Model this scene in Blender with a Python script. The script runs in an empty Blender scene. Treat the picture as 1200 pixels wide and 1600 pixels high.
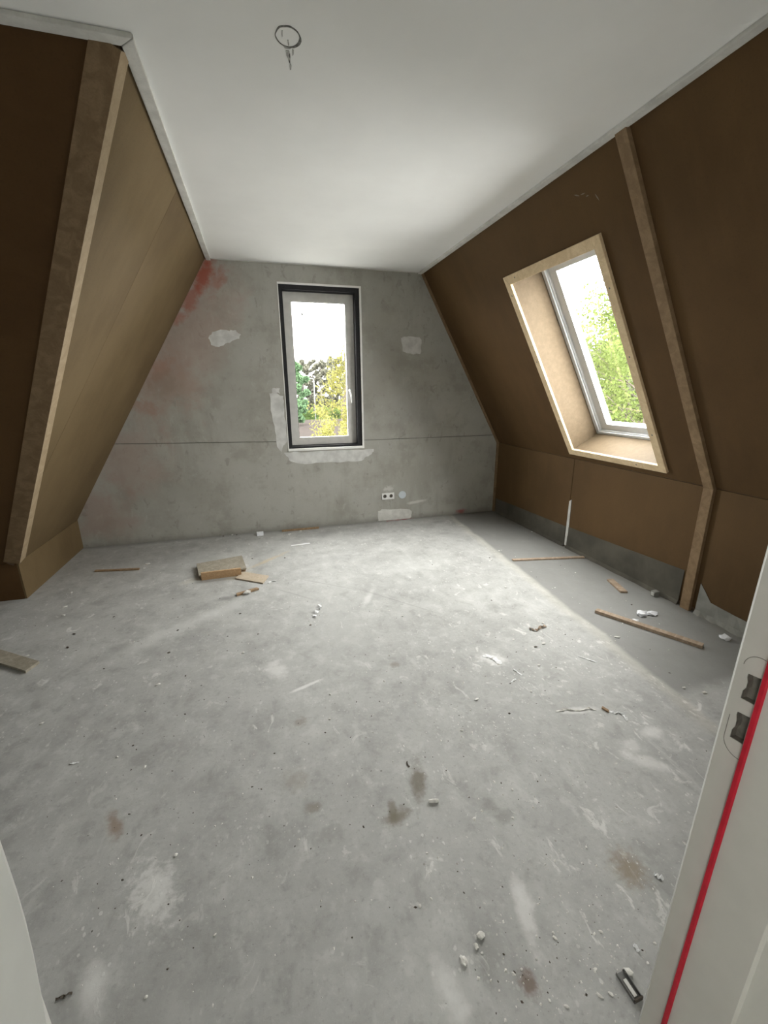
import bpy, bmesh, math, random
import numpy as np
from mathutils import Vector, Matrix

# ------------------------------------------------------------------ camera, world, exposure
scene = bpy.context.scene
COL = scene.collection
F_PX, YAW, PITCH, ROLL, EYE = 667.5239, 0.2749, 0.2771, -0.0084, 1.4503
fw = Vector((math.sin(YAW) * math.cos(PITCH), math.cos(YAW) * math.cos(PITCH), -math.sin(PITCH)))
rt0 = Vector((math.cos(YAW), -math.sin(YAW), 0))
up0 = rt0.cross(fw)
rt = rt0 * math.cos(ROLL) + up0 * math.sin(ROLL)
up = up0 * math.cos(ROLL) - rt0 * math.sin(ROLL)
cam_data = bpy.data.cameras.new('camera')
cam_data.sensor_fit = 'VERTICAL'
cam_data.sensor_height = 32.0
cam_data.sensor_width = 24.0
cam_data.lens = F_PX / 1600.0 * 32.0
cam_data.clip_start = 0.02
cam_data.clip_end = 600
cam = bpy.data.objects.new('camera', cam_data)
M3 = Matrix((rt, up, -fw)).transposed()
cam.matrix_world = Matrix.Translation((0, 0, EYE)) @ M3.to_4x4()
COL.objects.link(cam)
scene.camera = cam

world = bpy.data.worlds.new('overcast_sky')
scene.world = world
world.use_nodes = True
wn = world.node_tree.nodes
wn['Background'].inputs[0].default_value = (1.0, 0.955, 0.93, 1)
wn['Background'].inputs[1].default_value = 1.0

scene.view_settings.view_transform = 'Standard'
scene.view_settings.look = 'None'
scene.view_settings.exposure = 5.2
scene.view_settings.gamma = 1.0
scene.view_settings.use_curve_mapping = False
scene.cycles.use_denoising = True
scene.cycles.max_bounces = 14
scene.cycles.diffuse_bounces = 8
scene.cycles.transparent_max_bounces = 12
scene.cycles.sample_clamp_indirect = 6.0

# ------------------------------------------------------------------ room measures (metres)
D = 4.5558                      # gable wall
H = 2.6                         # ceiling
XA, XB = -0.3541, 1.7097        # ceiling edges of the two roof slopes
XC, ZC = -1.755, 0.2858         # left knee wall
XF, ZF = 2.6995, 0.8455         # right knee wall
YT, YL = 2.0059, 3.4612         # roof corner: at the ceiling, at the knee wall
Y0 = 0.40                       # door wall, room side
rnd = random.Random(7)


def ray(x, y):
    return fw * F_PX + rt * (x - 600) - up * (y - 800)


def fl(x, y, z=0.0):            # where a sight line meets the floor
    d = ray(x, y)
    t = (z - EYE) / d.z
    return Vector((d.x * t, d.y * t, z))


def bw(x, y, Y=D):              # where a sight line meets the gable wall
    d = ray(x, y)
    t = Y / d.y
    return Vector((d.x * t, Y, EYE + d.z * t))


# ------------------------------------------------------------------ material helpers
class NT:
    def __init__(self, name):
        self.m = bpy.data.materials.new(name)
        self.m.use_nodes = True
        self.t = self.m.node_tree
        self.b = self.t.nodes['Principled BSDF']
        self.nz = {}
        self.pos = self.t.nodes.new('ShaderNodeNewGeometry').outputs['Position']

    def n(self, typ, **kw):
        nd = self.t.nodes.new(typ)
        for k, v in kw.items():
            setattr(nd, k, v)
        return nd

    def link(self, a, b):
        if isinstance(a, (int, float)):
            b.default_value = a
        elif isinstance(a, (tuple, list)):
            b.default_value = tuple(a) + ((1,) if len(a) == 3 and b.type == 'RGBA' else ())
        else:
            self.t.links.new(a, b)

    def map(self, scale=(1, 1, 1), loc=(0, 0, 0), rot=(0, 0, 0), vec=None, typ='POINT'):
        nd = self.n('ShaderNodeMapping', vector_type=typ)
        self.link(vec or self.pos, nd.inputs[0])
        nd.inputs['Location'].default_value = loc
        nd.inputs['Rotation'].default_value = rot
        nd.inputs['Scale'].default_value = scale
        return nd.outputs[0]

    def noise(self, scale, detail=4, rough=.55, vec=None, dist=0):
        nd = self.n('ShaderNodeTexNoise')
        self.link(vec or self.pos, nd.inputs['Vector'])
        nd.inputs['Scale'].default_value = scale
        nd.inputs['Detail'].default_value = detail
        nd.inputs['Roughness'].default_value = rough
        nd.inputs['Distortion'].default_value = dist
        return nd.outputs[0]

    def voronoi(self, scale, vec=None, rand=1):
        nd = self.n('ShaderNodeTexVoronoi')
        self.link(vec or self.pos, nd.inputs['Vector'])
        nd.inputs['Scale'].default_value = scale
        nd.inputs['Randomness'].default_value = rand
        return nd.outputs['Distance']

    def ramp(self, v, a, b, lo=0, hi=1):
        nd = self.n('ShaderNodeMapRange', interpolation_type='SMOOTHSTEP')
        self.link(v, nd.inputs[0])
        for i, x in enumerate((a, b, lo, hi)):
            nd.inputs[1 + i].default_value = x
        return nd.outputs[0]

    def math(self, op, a, b=0.0):
        nd = self.n('ShaderNodeMath', operation=op)
        self.link(a, nd.inputs[0])
        self.link(b, nd.inputs[1])
        return nd.outputs[0]

    def mix(self, fac, a, b, blend='MIX'):
        nd = self.n('ShaderNodeMix', data_type='RGBA', blend_type=blend)
        self.link(fac, nd.inputs[0])
        self.link(a, nd.inputs[6])
        self.link(b, nd.inputs[7])
        return nd.outputs[2]

    def blotch(self, c, r, ang=0.0, wob=.5, edge=.5, scale=9.0, axes='xy'):
        # soft irregular spot with a shape of its own; axes 'xy' = floor, 'xz' = wall
        if axes == 'xy':
            v = self.map((r[0], r[1], 50), (c[0], c[1], 0), (0, 0, ang), typ='TEXTURE')
        else:
            v = self.map((r[0], 50, r[1]), (c[0], D, c[1]), (0, ang, 0), typ='TEXTURE')
        ln = self.n('ShaderNodeVectorMath', operation='LENGTH')
        self.link(v, ln.inputs[0])
        key = min((4, 7, 12, 20, 32), key=lambda q: abs(math.log(q / scale)))
        if key not in self.nz:
            self.nz[key] = self.math('SUBTRACT', self.noise(key, 4, .65), .5)
        nz = self.math('MULTIPLY', self.nz[key], wob * 4)
        return self.ramp(self.math('ADD', ln.outputs['Value'], nz), 1 + edge * .5, 1 - edge * .8)

    def done(self, color, rough=.8, bump=None, bstr=.3, bdist=.002, spec=.3):
        self.link(color, self.b.inputs['Base Color'])
        self.link(rough, self.b.inputs['Roughness'])
        self.b.inputs['Specular IOR Level'].default_value = spec
        if bump is not None:
            nd = self.n('ShaderNodeBump')
            nd.inputs['Strength'].default_value = bstr
            nd.inputs['Distance'].default_value = bdist
            self.link(bump, nd.inputs['Height'])
            self.t.links.new(nd.outputs[0], self.b.inputs['Normal'])
        return self.m


def plain(name, col, rough=.6, var=.08, nscale=30, metal=0, spec=.3, bstr=.1):
    k = NT(name)
    nz = k.noise(nscale, 4)
    dark = tuple(c * (1 - var) for c in col)
    lite = tuple(min(1, c * (1 + var)) for c in col)
    k.b.inputs['Metallic'].default_value = metal
    return k.done(k.mix(k.ramp(nz, .3, .7), dark, lite), rough, nz, bstr, .001, spec)


def wood(name, col, dark, axis=(1, 1, 1), rough=.75):
    k = NT(name)
    tc = k.n('ShaderNodeTexCoord').outputs['Object']
    a = k.noise(14, 6, .6, k.map(axis, vec=tc), 1.0)
    b = k.noise(160, 3, .6, tc)
    c = k.mix(k.ramp(a, .35, .7), dark, col)
    c = k.mix(k.math('MULTIPLY', k.ramp(b, .45, .75), .35), c, tuple(x * .7 for x in dark))
    return k.done(c, rough, b, .25, .001)


def board(name, base, dark, seed):
    # brown pressed board: fine fibre speckle, broad clouding
    k = NT(name)
    off = (seed * 3.1, seed * 1.7, seed)
    cloud = k.noise(1.6, 5, .55, k.map(loc=off))
    streak = k.noise(3.0, 5, .6, k.map((1, 3.5, 1), off))
    fine = k.noise(120, 3, .7)
    c = k.mix(k.ramp(cloud, .3, .7), dark, base)
    c = k.mix(k.math('MULTIPLY', k.ramp(streak, .4, .75), .3), c, tuple(x * 1.18 for x in base))
    c = k.mix(k.math('MULTIPLY', k.ramp(fine, .5, .8), .35), c, tuple(x * .62 for x in dark))
    rub = k.math('MULTIPLY', k.ramp(k.noise(5.5, 6, .7, k.map((1, 1, .8), off)), .72, .8), .15)
    c = k.mix(rub, c, (.30, .26, .20))
    return k.done(c, .78, fine, .2, .001, .25)


# ------------------------------------------------------------------ mesh helpers
def mesh_obj(name, verts, faces, mat=None, parent=None, smooth=False, loc=None):
    me = bpy.data.meshes.new(name)
    me.from_pydata([tuple(v) for v in verts], [], faces)
    bm = bmesh.new()
    bm.from_mesh(me)
    bmesh.ops.recalc_face_normals(bm, faces=bm.faces)
    bm.to_mesh(me)
    bm.free()
    if smooth:
        for p in me.polygons:
            p.use_smooth = True
    o = bpy.data.objects.new(name, me)
    COL.objects.link(o)
    if mat:
        me.materials.append(mat)
    if parent:
        o.parent = parent
    if loc is not None:
        o.location = loc
    return o


def bm_obj(name, bm, mat=None, parent=None, smooth=False):
    bmesh.ops.recalc_face_normals(bm, faces=bm.faces)
    me = bpy.data.meshes.new(name)
    bm.to_mesh(me)
    bm.free()
    if smooth:
        for p in me.polygons:
            p.use_smooth = True
    o = bpy.data.objects.new(name, me)
    COL.objects.link(o)
    if mat:
        me.materials.append(mat)
    if parent:
        o.parent = parent
    return o


def empty(name, loc=(0, 0, 0)):
    o = bpy.data.objects.new(name, None)
    o.empty_display_size = .1
    o.location = loc
    COL.objects.link(o)
    return o


def struct(o):
    o['kind'] = 'structure'
    return o


def tag(o, label, cat, group=None):
    o['label'] = label
    o['category'] = cat
    if group:
        o['group'] = group
    return o


def prism(name, loop, back, mat, parent=None, holes=(), bevel=0):
    """loop (3-D points in one plane), pushed back by the vector `back`; holes are further loops."""
    bm = bmesh.new()
    edges = []
    for lp in (loop,) + tuple(holes):
        vs = [bm.verts.new(p) for p in lp]
        for i in range(len(vs)):
            edges.append(bm.edges.new((vs[i], vs[(i + 1) % len(vs)])))
    if holes:
        bmesh.ops.triangle_fill(bm, use_beauty=True, edges=edges)
    else:
        bm.faces.new(bm.verts[:])
    r = bmesh.ops.extrude_face_region(bm, geom=bm.faces[:])
    bmesh.ops.translate(bm, vec=Vector(back), verts=[g for g in r['geom'] if isinstance(g, bmesh.types.BMVert)])
    if bevel:
        bmesh.ops.recalc_face_normals(bm, faces=bm.faces)
        es = [e for e in bm.edges if len(e.link_faces) == 2 and e.calc_face_angle(0) > .5]
        bmesh.ops.bevel(bm, geom=es, offset=bevel, segments=2, affect='EDGES', profile=.6)
    return bm_obj(name, bm, mat, parent)


def box(name, lo, hi, mat, parent=None, bevel=0):
    x0, y0, z0 = lo
    x1, y1, z1 = hi
    return prism(name, [(x0, y0, z0), (x1, y0, z0), (x1, y1, z0), (x0, y1, z0)], (0, 0, z1 - z0), mat, parent, bevel=bevel)


def tube(name, pts, r, mat, parent=None, seg=8, closed=False, smooth=True):
    pts = [Vector(p) for p in pts]
    n = len(pts)
    vs, fs = [], []
    rr = r if isinstance(r, (list, tuple)) else [r] * n
    for i, p in enumerate(pts):
        if closed:
            t = pts[(i + 1) % n] - pts[i - 1]
        else:
            t = pts[min(i + 1, n - 1)] - pts[max(i - 1, 0)]
        t.normalize()
        a = t.orthogonal() if abs(t.z) > .95 else t.cross(Vector((0, 0, 1)))
        a.normalize()
        b = t.cross(a)
        for k in range(seg):
            w = 2 * math.pi * k / seg
            vs.append(p + (a * math.cos(w) + b * math.sin(w)) * rr[i])
    for i in range(n if closed else n - 1):
        j = (i + 1) % n
        for k in range(seg):
            fs.append((i * seg + k, i * seg + (k + 1) % seg, j * seg + (k + 1) % seg, j * seg + k))
    if not closed:
        fs.append(tuple(range(seg)))
        fs.append(tuple(range((n - 1) * seg, n * seg)))
    return mesh_obj(name, vs, fs, mat, parent, smooth)


# ------------------------------------------------------------------ materials
def floor_material():
    k = NT('concrete_floor')
    big = k.noise(.9, 5, .6)
    mid = k.noise(5, 7, .65)
    brush = k.noise(3.5, 7, .68, k.map((1.0, .32, 1), rot=(0, 0, -.5)), .6)
    brush2 = k.noise(9, 6, .7, k.map((1.0, .22, 1), rot=(0, 0, .35)), .4)
    fine = k.noise(60, 5, .7)
    grit = k.noise(260, 3, .7)
    c = k.mix(k.ramp(big, .3, .7), (.335, .338, .330), (.395, .398, .388))
    cloud = k.noise(11, 6, .62, k.map((1, .8, 1), rot=(0, 0, .5)), .3)
    c = k.mix(k.math('MULTIPLY', k.ramp(mid, .40, .66), .6), c, (.45, .455, .445))
    c = k.mix(k.math('MULTIPLY', k.ramp(mid, .48, .32), .45), c, (.27, .272, .262))
    c = k.mix(k.math('MULTIPLY', k.ramp(cloud, .52, .68), .5), c, (.52, .525, .515))
    c = k.mix(k.math('MULTIPLY', k.ramp(cloud, .47, .33), .45), c, (.25, .25, .238))
    c = k.mix(k.math('MULTIPLY', k.ramp(brush, .55, .72), .30), c, (.56, .565, .555))
    c = k.mix(k.math('MULTIPLY', k.ramp(brush2, .62, .75), .35), c, (.60, .60, .59))
    c = k.mix(k.math('MULTIPLY', k.ramp(fine, .54, .70), .45), c, (.24, .236, .225))
    c = k.mix(k.math('MULTIPLY', k.ramp(fine, .45, .32), .35), c, (.52, .52, .51))
    c = k.mix(k.math('MULTIPLY', k.ramp(grit, .55, .8), .25), c, (.52, .52, .51))
    # paint and plaster splatter: dense in the middle, none on the clean strip by the right wall
    sx = k.n('ShaderNodeSeparateXYZ')
    k.link(k.pos, sx.inputs[0])
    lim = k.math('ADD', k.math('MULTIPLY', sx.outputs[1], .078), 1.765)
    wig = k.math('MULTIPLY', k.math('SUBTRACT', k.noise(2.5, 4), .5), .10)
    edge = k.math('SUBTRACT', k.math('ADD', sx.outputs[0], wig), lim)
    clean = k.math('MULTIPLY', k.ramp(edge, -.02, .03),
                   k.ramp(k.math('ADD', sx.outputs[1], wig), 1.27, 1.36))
    dusty = k.math('SUBTRACT', 1.0, clean)
    patch = k.ramp(k.noise(1.1, 3), .42, .62)
    flake = k.noise(13, 6, .62, k.map((1, .7, 1), rot=(0, 0, .7)), .8)
    dense = k.math('MULTIPLY', k.ramp(sx.outputs[0], .25, 1.1), k.ramp(sx.outputs[1], 2.4, 1.7))
    sp1 = k.ramp(k.math('ADD', flake, k.math('MULTIPLY', dense, .03)), .615, .69)
    v2 = k.voronoi(40, k.map((1, .75, 1), rot=(0, 0, .6)))
    w2_ = k.math('ADD', v2, k.math('MULTIPLY', k.math('SUBTRACT', k.noise(70, 3), .5), .55))
    sp2 = k.math('MULTIPLY', k.ramp(w2_, .20, .10), k.ramp(k.noise(3.3, 3), .47, .6))
    sp = k.math('MULTIPLY', k.math('MAXIMUM', sp1, sp2), k.math('MULTIPLY', dusty, k.math('MINIMUM', 1.0, k.math('ADD', k.math('ADD', .35, k.math('MULTIPLY', dense, .45)), k.math('MULTIPLY', patch, .6)))))
    c = k.mix(k.math('MULTIPLY', sp, .62), c, (.70, .70, .68))
    v3 = k.voronoi(21, k.map(loc=(4, 2, 0)))
    dk = k.math('MULTIPLY', k.ramp(v3, .10, .05), k.ramp(k.noise(5, 2, .5, k.map(loc=(9, 1, 0))), .52, .6))
    c = k.mix(k.math('MULTIPLY', dk, .55), c, (.17, .15, .12))
    # clean strip is a little darker, its rim keeps a line of sandy dust
    c = k.mix(k.math('MULTIPLY', clean, .80), c, (.205, .207, .20))
    rim = k.math('MULTIPLY', k.math('MULTIPLY', k.ramp(edge, -.10, -.03), k.ramp(edge, .03, -.005)), .14)
    c = k.mix(rim, c, (.55, .50, .38))

    def spot(px, py, rx, ry, ang, col, amt, wob=.5, edge=.6, sc=14):
        nonlocal c
        p = fl(px, py)
        c = k.mix(k.math('MULTIPLY', k.blotch(p, (rx, ry), ang, wob, edge, sc), amt), c, col)
    br = (.19, .165, .12)
    wh = (.74, .74, .73)
    spot(654, 1222, .030, .085, -.3, (.15, .13, .095), .8, .5, .9, 20)
    spot(620, 1277, .055, .030, .3, (.16, .14, .10), .75, .45, .8, 20)
    spot(614, 1268, .018, .05, -.2, (.16, .14, .10), .7, .4, .7, 20)
    spot(982, 1356, .050, .055, .2, (.24, .19, .13), .75, .6, 1.0, 40)
    spot(827, 1537, .022, .030, .3, (.15, .10, .075), .8, .5, .7, 30)
    spot(178, 1288, .022, .065, .45, (.22, .15, .10), .7, .5, .9, 20)
    spot(352, 935, .05, .035, 0, (.16, .16, .155), .6, .4, .9, 15)
    spot(418, 876, .22, .028, .75, (.50, .40, .24), .55, .5, 1.0, 12)
    spot(375, 899, .10, .05, .4, (.52, .47, .32), .4, .5, 1.0, 12)
    spot(297, 908, .09, .05, .4, (.55, .54, .48), .5, .5, 1.0, 12)
    spot(820, 1420, .028, .090, -.35, wh, .6, .5, .8, 20)
    spot(703, 1550, .030, .075, .15, wh, .5, .5, .9, 20)
    spot(240, 1392, .055, .10, .55, wh, .55, .9, .9, 26)
    spot(146, 1548, .030, .075, .4, wh, .5, .5, .9, 20)
    spot(432, 1045, .05, .09, .2, wh, .5, .6, .9, 16)
    spot(770, 1030, .09, .05, -.5, wh, .6, .6, .8, 18)
    spot(575, 935, .025, .16, -.5, wh, .35, .4, .9, 12)
    spot(478, 1072, .09, .012, .35, wh, .65, .25, .6, 15)
    spot(1020, 1143, .05, .03, .1, wh, .5, .5, .8, 22)
    spot(985, 1165, .05, .04, .3, wh, .4, .6, .8, 22)
    spot(1010, 1190, .03, .09, .8, wh, .45, .5, .8, 20)
    spot(905, 1110, .09, .02, -.2, wh, .5, .5, .8, 18)
    spot(640, 885, .30, .18, 0, (.62, .63, .62), .35, .6, 1.0, 6)
    spot(345, 955, .30, .08, .6, (.60, .61, .60), .35, .5, 1.0, 7)
    spot(270, 985, .34, .07, .7, (.60, .61, .60), .4, .5, 1.0, 7)
    spot(470, 1128, .03, .03, 0, br, .5, .6, .8, 30)
    spot(462, 1220, .05, .05, 0, (.27, .25, .21), .45, .7, .9, 30)
    spot(490, 1262, .03, .022, 0, br, .55, .5, .8, 30)
    spot(617, 1038, .03, .025, 0, br, .5, .6, .8, 30)
    spot(790, 1275, .035, .03, 0, (.2, .2, .18), .5, .5, .8, 25)
    spot(765, 1258, .03, .03, 0, (.2, .2, .18), .5, .5, .8, 25)
    spot(240, 1560, .16, .10, .2, (.30, .30, .29), .4, .4, 1.0, 7)
    # darker line along the walls
    g1 = k.ramp(k.math('ADD', sx.outputs[1], k.math('MULTIPLY', wig, .8)), D - .10, D - .01)
    g2 = k.ramp(k.math('ADD', sx.outputs[0], k.math('MULTIPLY', wig, 1.0)), XF - .12, XF - .02)
    c = k.mix(k.math('MULTIPLY', k.math('MAXIMUM', g1, g2), .55), c, (.17, .165, .15))
    # faint scored pencil lines
    for (a, b) in (((540, 914), (690, 960)), ((424, 918), (500, 940)), ((560, 922), (470, 905))):
        pa, pb = fl(*a), fl(*b)
        m, d = (pa + pb) / 2, pb - pa
        spot_f = k.blotch(m, (d.length / 2, .008), math.atan2(d.y, d.x), .15, .5, 20)
        c = k.mix(k.math('MULTIPLY', spot_f, .35), c, (.24, .24, .23))
    h = k.math('ADD', k.math('MULTIPLY', fine, .6), k.math('ADD', k.math('MULTIPLY', sp, .5), k.math('MULTIPLY', mid, .4)))
    return k.done(c, k.ramp(mid, .3, .7, .55, .72), h, .30, .003, .35)


def wall_material():
    k = NT('concrete_wall')
    big = k.noise(1.1, 5, .6)
    mid = k.noise(4.5, 7, .65)
    vert = k.noise(3.2, 6, .62, k.map((1, 1, .22)))
    fine = k.noise(55, 5, .7)
    c = k.mix(k.ramp(big, .3, .7), (.335, .330, .295), (.415, .412, .375))
    c = k.mix(k.math('MULTIPLY', k.ramp(mid, .35, .7), .5), c, (.43, .43, .40))
    c = k.mix(k.math('MULTIPLY', k.ramp(vert, .50, .68), .5), c, (.28, .275, .24))
    c = k.mix(k.math('MULTIPLY', k.ramp(mid, .50, .34), .4), c, (.27, .262, .23))
    blo = k.noise(14, 6, .66, k.map((1, 1, .6)), .5)
    c = k.mix(k.math('MULTIPLY', k.ramp(blo, .58, .68), .45), c, (.22, .21, .18))
    c = k.mix(k.math('MULTIPLY', k.ramp(blo, .42, .30), .35), c, (.50, .50, .47))
    c = k.mix(k.math('MULTIPLY', k.ramp(fine, .55, .75), .3), c, (.27, .265, .235))
    sx = k.n('ShaderNodeSeparateXYZ')
    k.link(k.pos, sx.inputs[0])
    holes = k.ramp(k.voronoi(26), .09, .05)
    holes = k.math('MULTIPLY', holes, k.ramp(k.noise(3, 2), .5, .6))
    c = k.mix(k.math('MULTIPLY', holes, .6), c, (.17, .16, .14))

    def spot(px, py, rx, rz, ang, col, amt, wob=.5, edge=.8, sc=7):
        nonlocal c
        p = bw(px, py)
        c = k.mix(k.math('MULTIPLY', k.blotch((p.x, p.z), (rx, rz), ang, wob, edge, sc, 'xz'), amt), c, col)
    red = (.34, .075, .04)
    pink = (.37, .245, .205)
    spot(300, 530, .30, .62, .55, pink, .45, .6, 1.0, 4)
    spot(255, 600, .30, .28, .5, (.36, .25, .20), .5, .8, 1.0, 6)
    spot(205, 720, .28, .35, .5, pink, .40, .7, 1.0, 5)
    spot(165, 800, .28, .25, .3, pink, .45, .7, 1.0, 5)
    spot(318, 432, .075, .17, .55, red, .85, .6, .8, 8)
    spot(340, 440, .05, .13, .6, red, .45, .7, .9, 10)
    spot(296, 468, .07, .11, .55, red, .6, .7, .9, 10)
    spot(280, 496, .05, .07, .5, red, .5, .7, .9, 12)
    spot(250, 575, .07, .12, .6, (.36, .17, .12), .38, 1.0, 1.0, 10)
    spot(225, 635, .11, .06, .3, (.34, .16, .11), .38, 1.0, 1.0, 10)
    spot(720, 799, .06, .03, 0, (.45, .07, .08), .8, .5, .9, 16)
    spot(258, 600, .12, .11, 0, (.27, .22, .18), .45, .9, .9, 12)
    spot(600, 560, .22, .42, .3, (.31, .30, .265), .5, .8, 1.0, 5)
    spot(660, 640, .30, .18, 0, (.44, .44, .42), .45, .7, 1.0, 6)
    spot(375, 600, .25, .35, 0, (.33, .325, .29), .4, .7, 1.0, 5)
    spot(660, 740, .35, .15, 0, (.33, .325, .29), .45, .8, 1.0, 6)
    spot(300, 770, .45, .12, 0, (.33, .325, .29), .4, .8, 1.0, 6)
    spot(606, 764, .05, .03, 0, (.62, .62, .60), .6, .8, .9, 30)
    spot(651, 784, .12, .018, -.12, (.62, .62, .58), .7, .35, .7, 15)
    # darker towards the lower edge
    g = k.ramp(k.math('ADD', sx.outputs[2], k.math('MULTIPLY', mid, .1)), .13, .04)
    c = k.mix(k.math('MULTIPLY', g, .5), c, (.17, .17, .15))
    h = k.math('ADD', k.math('MULTIPLY', fine, .5), k.math('ADD', mid, k.math('MULTIPLY', holes, -.6)))
    return k.done(c, .8, h, .3, .003, .3)


M_floor = floor_material()
M_wall = wall_material()
M_seam = plain('joint_grey', (.20, .195, .18), .9)  # grey of the backing seen in the slab joint
k = NT('white_plaster_ceiling')
nz = k.noise(2.2, 4)
M_ceil = k.done(k.mix(k.ramp(nz, .3, .7), (.84, .85, .84), (.88, .89, .88)), .75, k.noise(90, 4), .06, .001, .25)
k = NT('white_edge_filler')
nz = k.noise(9, 6, .7)
M_edge = k.done(k.mix(k.ramp(nz, .35, .7), (.58, .58, .55), (.72, .72, .69)), .8, nz, .5, .003, .2)
B_left = board('brown_pressed_board_left_lit', (.150, .106, .052), (.118, .080, .037), 1)  # same board all round; left copies tinted lighter for the light on them
B_left2 = board('brown_pressed_board_left_lit_b', (.145, .101, .049), (.112, .075, .035), 6)
B_dark = board('brown_pressed_board_corner_shaded', (.110, .060, .022), (.086, .044, .015), 2)  # from here darker copies, shade of corner and right side in the colour
B_right = board('brown_pressed_board_right_shaded', (.106, .060, .023), (.083, .046, .017), 3)
B_right2 = board('brown_pressed_board_knee_shaded', (.115, .068, .028), (.089, .052, .021), 4)
M_back = plain('roof_backing_timber', (.16, .11, .07), .9)
W_edge = wood('pale_batten_edge', (.40, .31, .20), (.33, .25, .155), (1, 1, 1))
W_batten = wood('batten_timber', (.27, .185, .105), (.20, .132, .072), (1, 1, 1))
W_pine = wood('pine_casing', (.74, .59, .38), (.62, .47, .29), (1, 1, 1))
W_off = wood('timber_offcut', (.42, .33, .25), (.30, .22, .155), (3, 1, 3))
W_off2 = wood('timber_offcut_brown', (.36, .25, .15), (.25, .165, .095), (3, 1, 3))
W_chip = wood('raw_chipboard', (.56, .38, .22), (.44, .28, .15), (6, 6, 6))
W_grey = wood('weathered_board', (.36, .33, .27), (.26, .235, .185), (2, 2, 2))
W_beige = wood('beige_panel', (.52, .44, .34), (.44, .365, .275), (2, 2, 2))
k = NT('pale_chipboard_lining')
a, b = k.noise(26, 5, .7), k.noise(90, 4, .7)
c = k.mix(k.ramp(a, .35, .7), (.095, .069, .041), (.112, .083, .051))
c = k.mix(k.math('MULTIPLY', k.ramp(b, .56, .7), .5), c, (.068, .047, .026))
M_lin = k.done(c, .75, b, .2, .001, .25)
M_black = plain('black_frame_metal', (.016, .016, .018), .45, .2, 20)
M_sash = plain('grey_window_sash', (.60, .595, .57), .5, .05, 20)
M_pvc = plain('white_window_frame', (.58, .61, .64), .5, .02, 20, 0, .3, 0)
M_white = plain('white_trim_paint', (.84, .84, .82), .5, .03, 15)
M_plast = plain('white_filler', (.58, .58, .55), .85, .12, 14, bstr=.4)
M_patch = plain('grey_white_filler_patch', (.60, .605, .59), .85, .14, 11, bstr=.4)
M_sock = plain('white_socket_plastic', (.74, .74, .73), .35, .02, 20, 0, .5)
M_cap = plain('pale_blue_cover_cap', (.56, .62, .66), .4, .02, 20, 0, .5)
M_hole = plain('socket_pin_dark', (.03, .03, .03), .6)
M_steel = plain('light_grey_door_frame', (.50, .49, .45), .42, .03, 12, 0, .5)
M_steelw = plain('door_frame_lit', (.72, .73, .71), .45, .03, 12, 0, .4)  # lighter copy of the frame colour, light on the left jamb painted in
M_strike = plain('strike_plate_steel', (.46, .45, .45), .35, .04, 40, .3, .5)
M_pocket = plain('strike_pocket_grey', (.16, .15, .125), .7, .2, 60)
M_red = plain('red_rubber_seal', (.42, .010, .025), .55, .12, 60)
M_chrome = plain('brushed_silver', (.72, .72, .72), .3, .03, 40, .9, .5)
M_paper = plain('white_paper', (.78, .79, .80), .8, .05, 30)
M_foam = plain('white_foam', (.80, .82, .86), .8, .06, 60, bstr=.4)
M_plug = plain('plaster_crumb', (.66, .65, .62), .9, .15, 60, bstr=.5)
M_dark = plain('dark_crumb', (.09, .075, .06), .85, .3, 60)
M_clip = plain('dark_grey_metal_clip', (.16, .16, .155), .5, .15, 40, .4)
M_mem = plain('grey_membrane', (.088, .082, .066), .8, .22, 4, bstr=.5)
M_memw = plain('pale_paper_skirt', (.24, .24, .22), .8, .15, 9, bstr=.4)
M_pencil = plain('pencil_grey', (.17, .17, .16), .9, .4, 90)
M_smudge = plain('smudge_grey', (.40, .40, .385), .9, .2, 60)
M_scuff = plain('pale_scuff', (.22, .19, .15), .9, .3, 90)
M_string = plain('red_string', (.35, .03, .04), .8)

k = NT('window_glass')
tr = k.n('ShaderNodeBsdfTransparent')
tr.inputs[0].default_value = (.95, .97, .96, 1)
gl = k.n('ShaderNodeBsdfGlossy')
gl.inputs['Roughness'].default_value = .02
lw = k.n('ShaderNodeLayerWeight')
lw.inputs[0].default_value = .5
fr = k.n('ShaderNodeMath', operation='MULTIPLY_ADD')
k.t.links.new(k.math('POWER', lw.outputs['Facing'], 4.0), fr.inputs[0])
fr.inputs[1].default_value = .6
fr.inputs[2].default_value = .03
mx = k.n('ShaderNodeMixShader')
k.t.links.new(fr.outputs[0], mx.inputs[0])
k.t.links.new(tr.outputs[0], mx.inputs[1])
k.t.links.new(gl.outputs[0], mx.inputs[2])
k.t.links.new(mx.outputs[0], k.t.nodes['Material Output'].inputs[0])
M_glass = k.m

# ------------------------------------------------------------------ shell: floor, ceiling
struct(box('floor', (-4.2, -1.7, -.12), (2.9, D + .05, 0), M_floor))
struct(box('ceiling', (-4.2, -1.7, H), (XB + .12, D + .05, H + .1), M_ceil))

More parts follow.
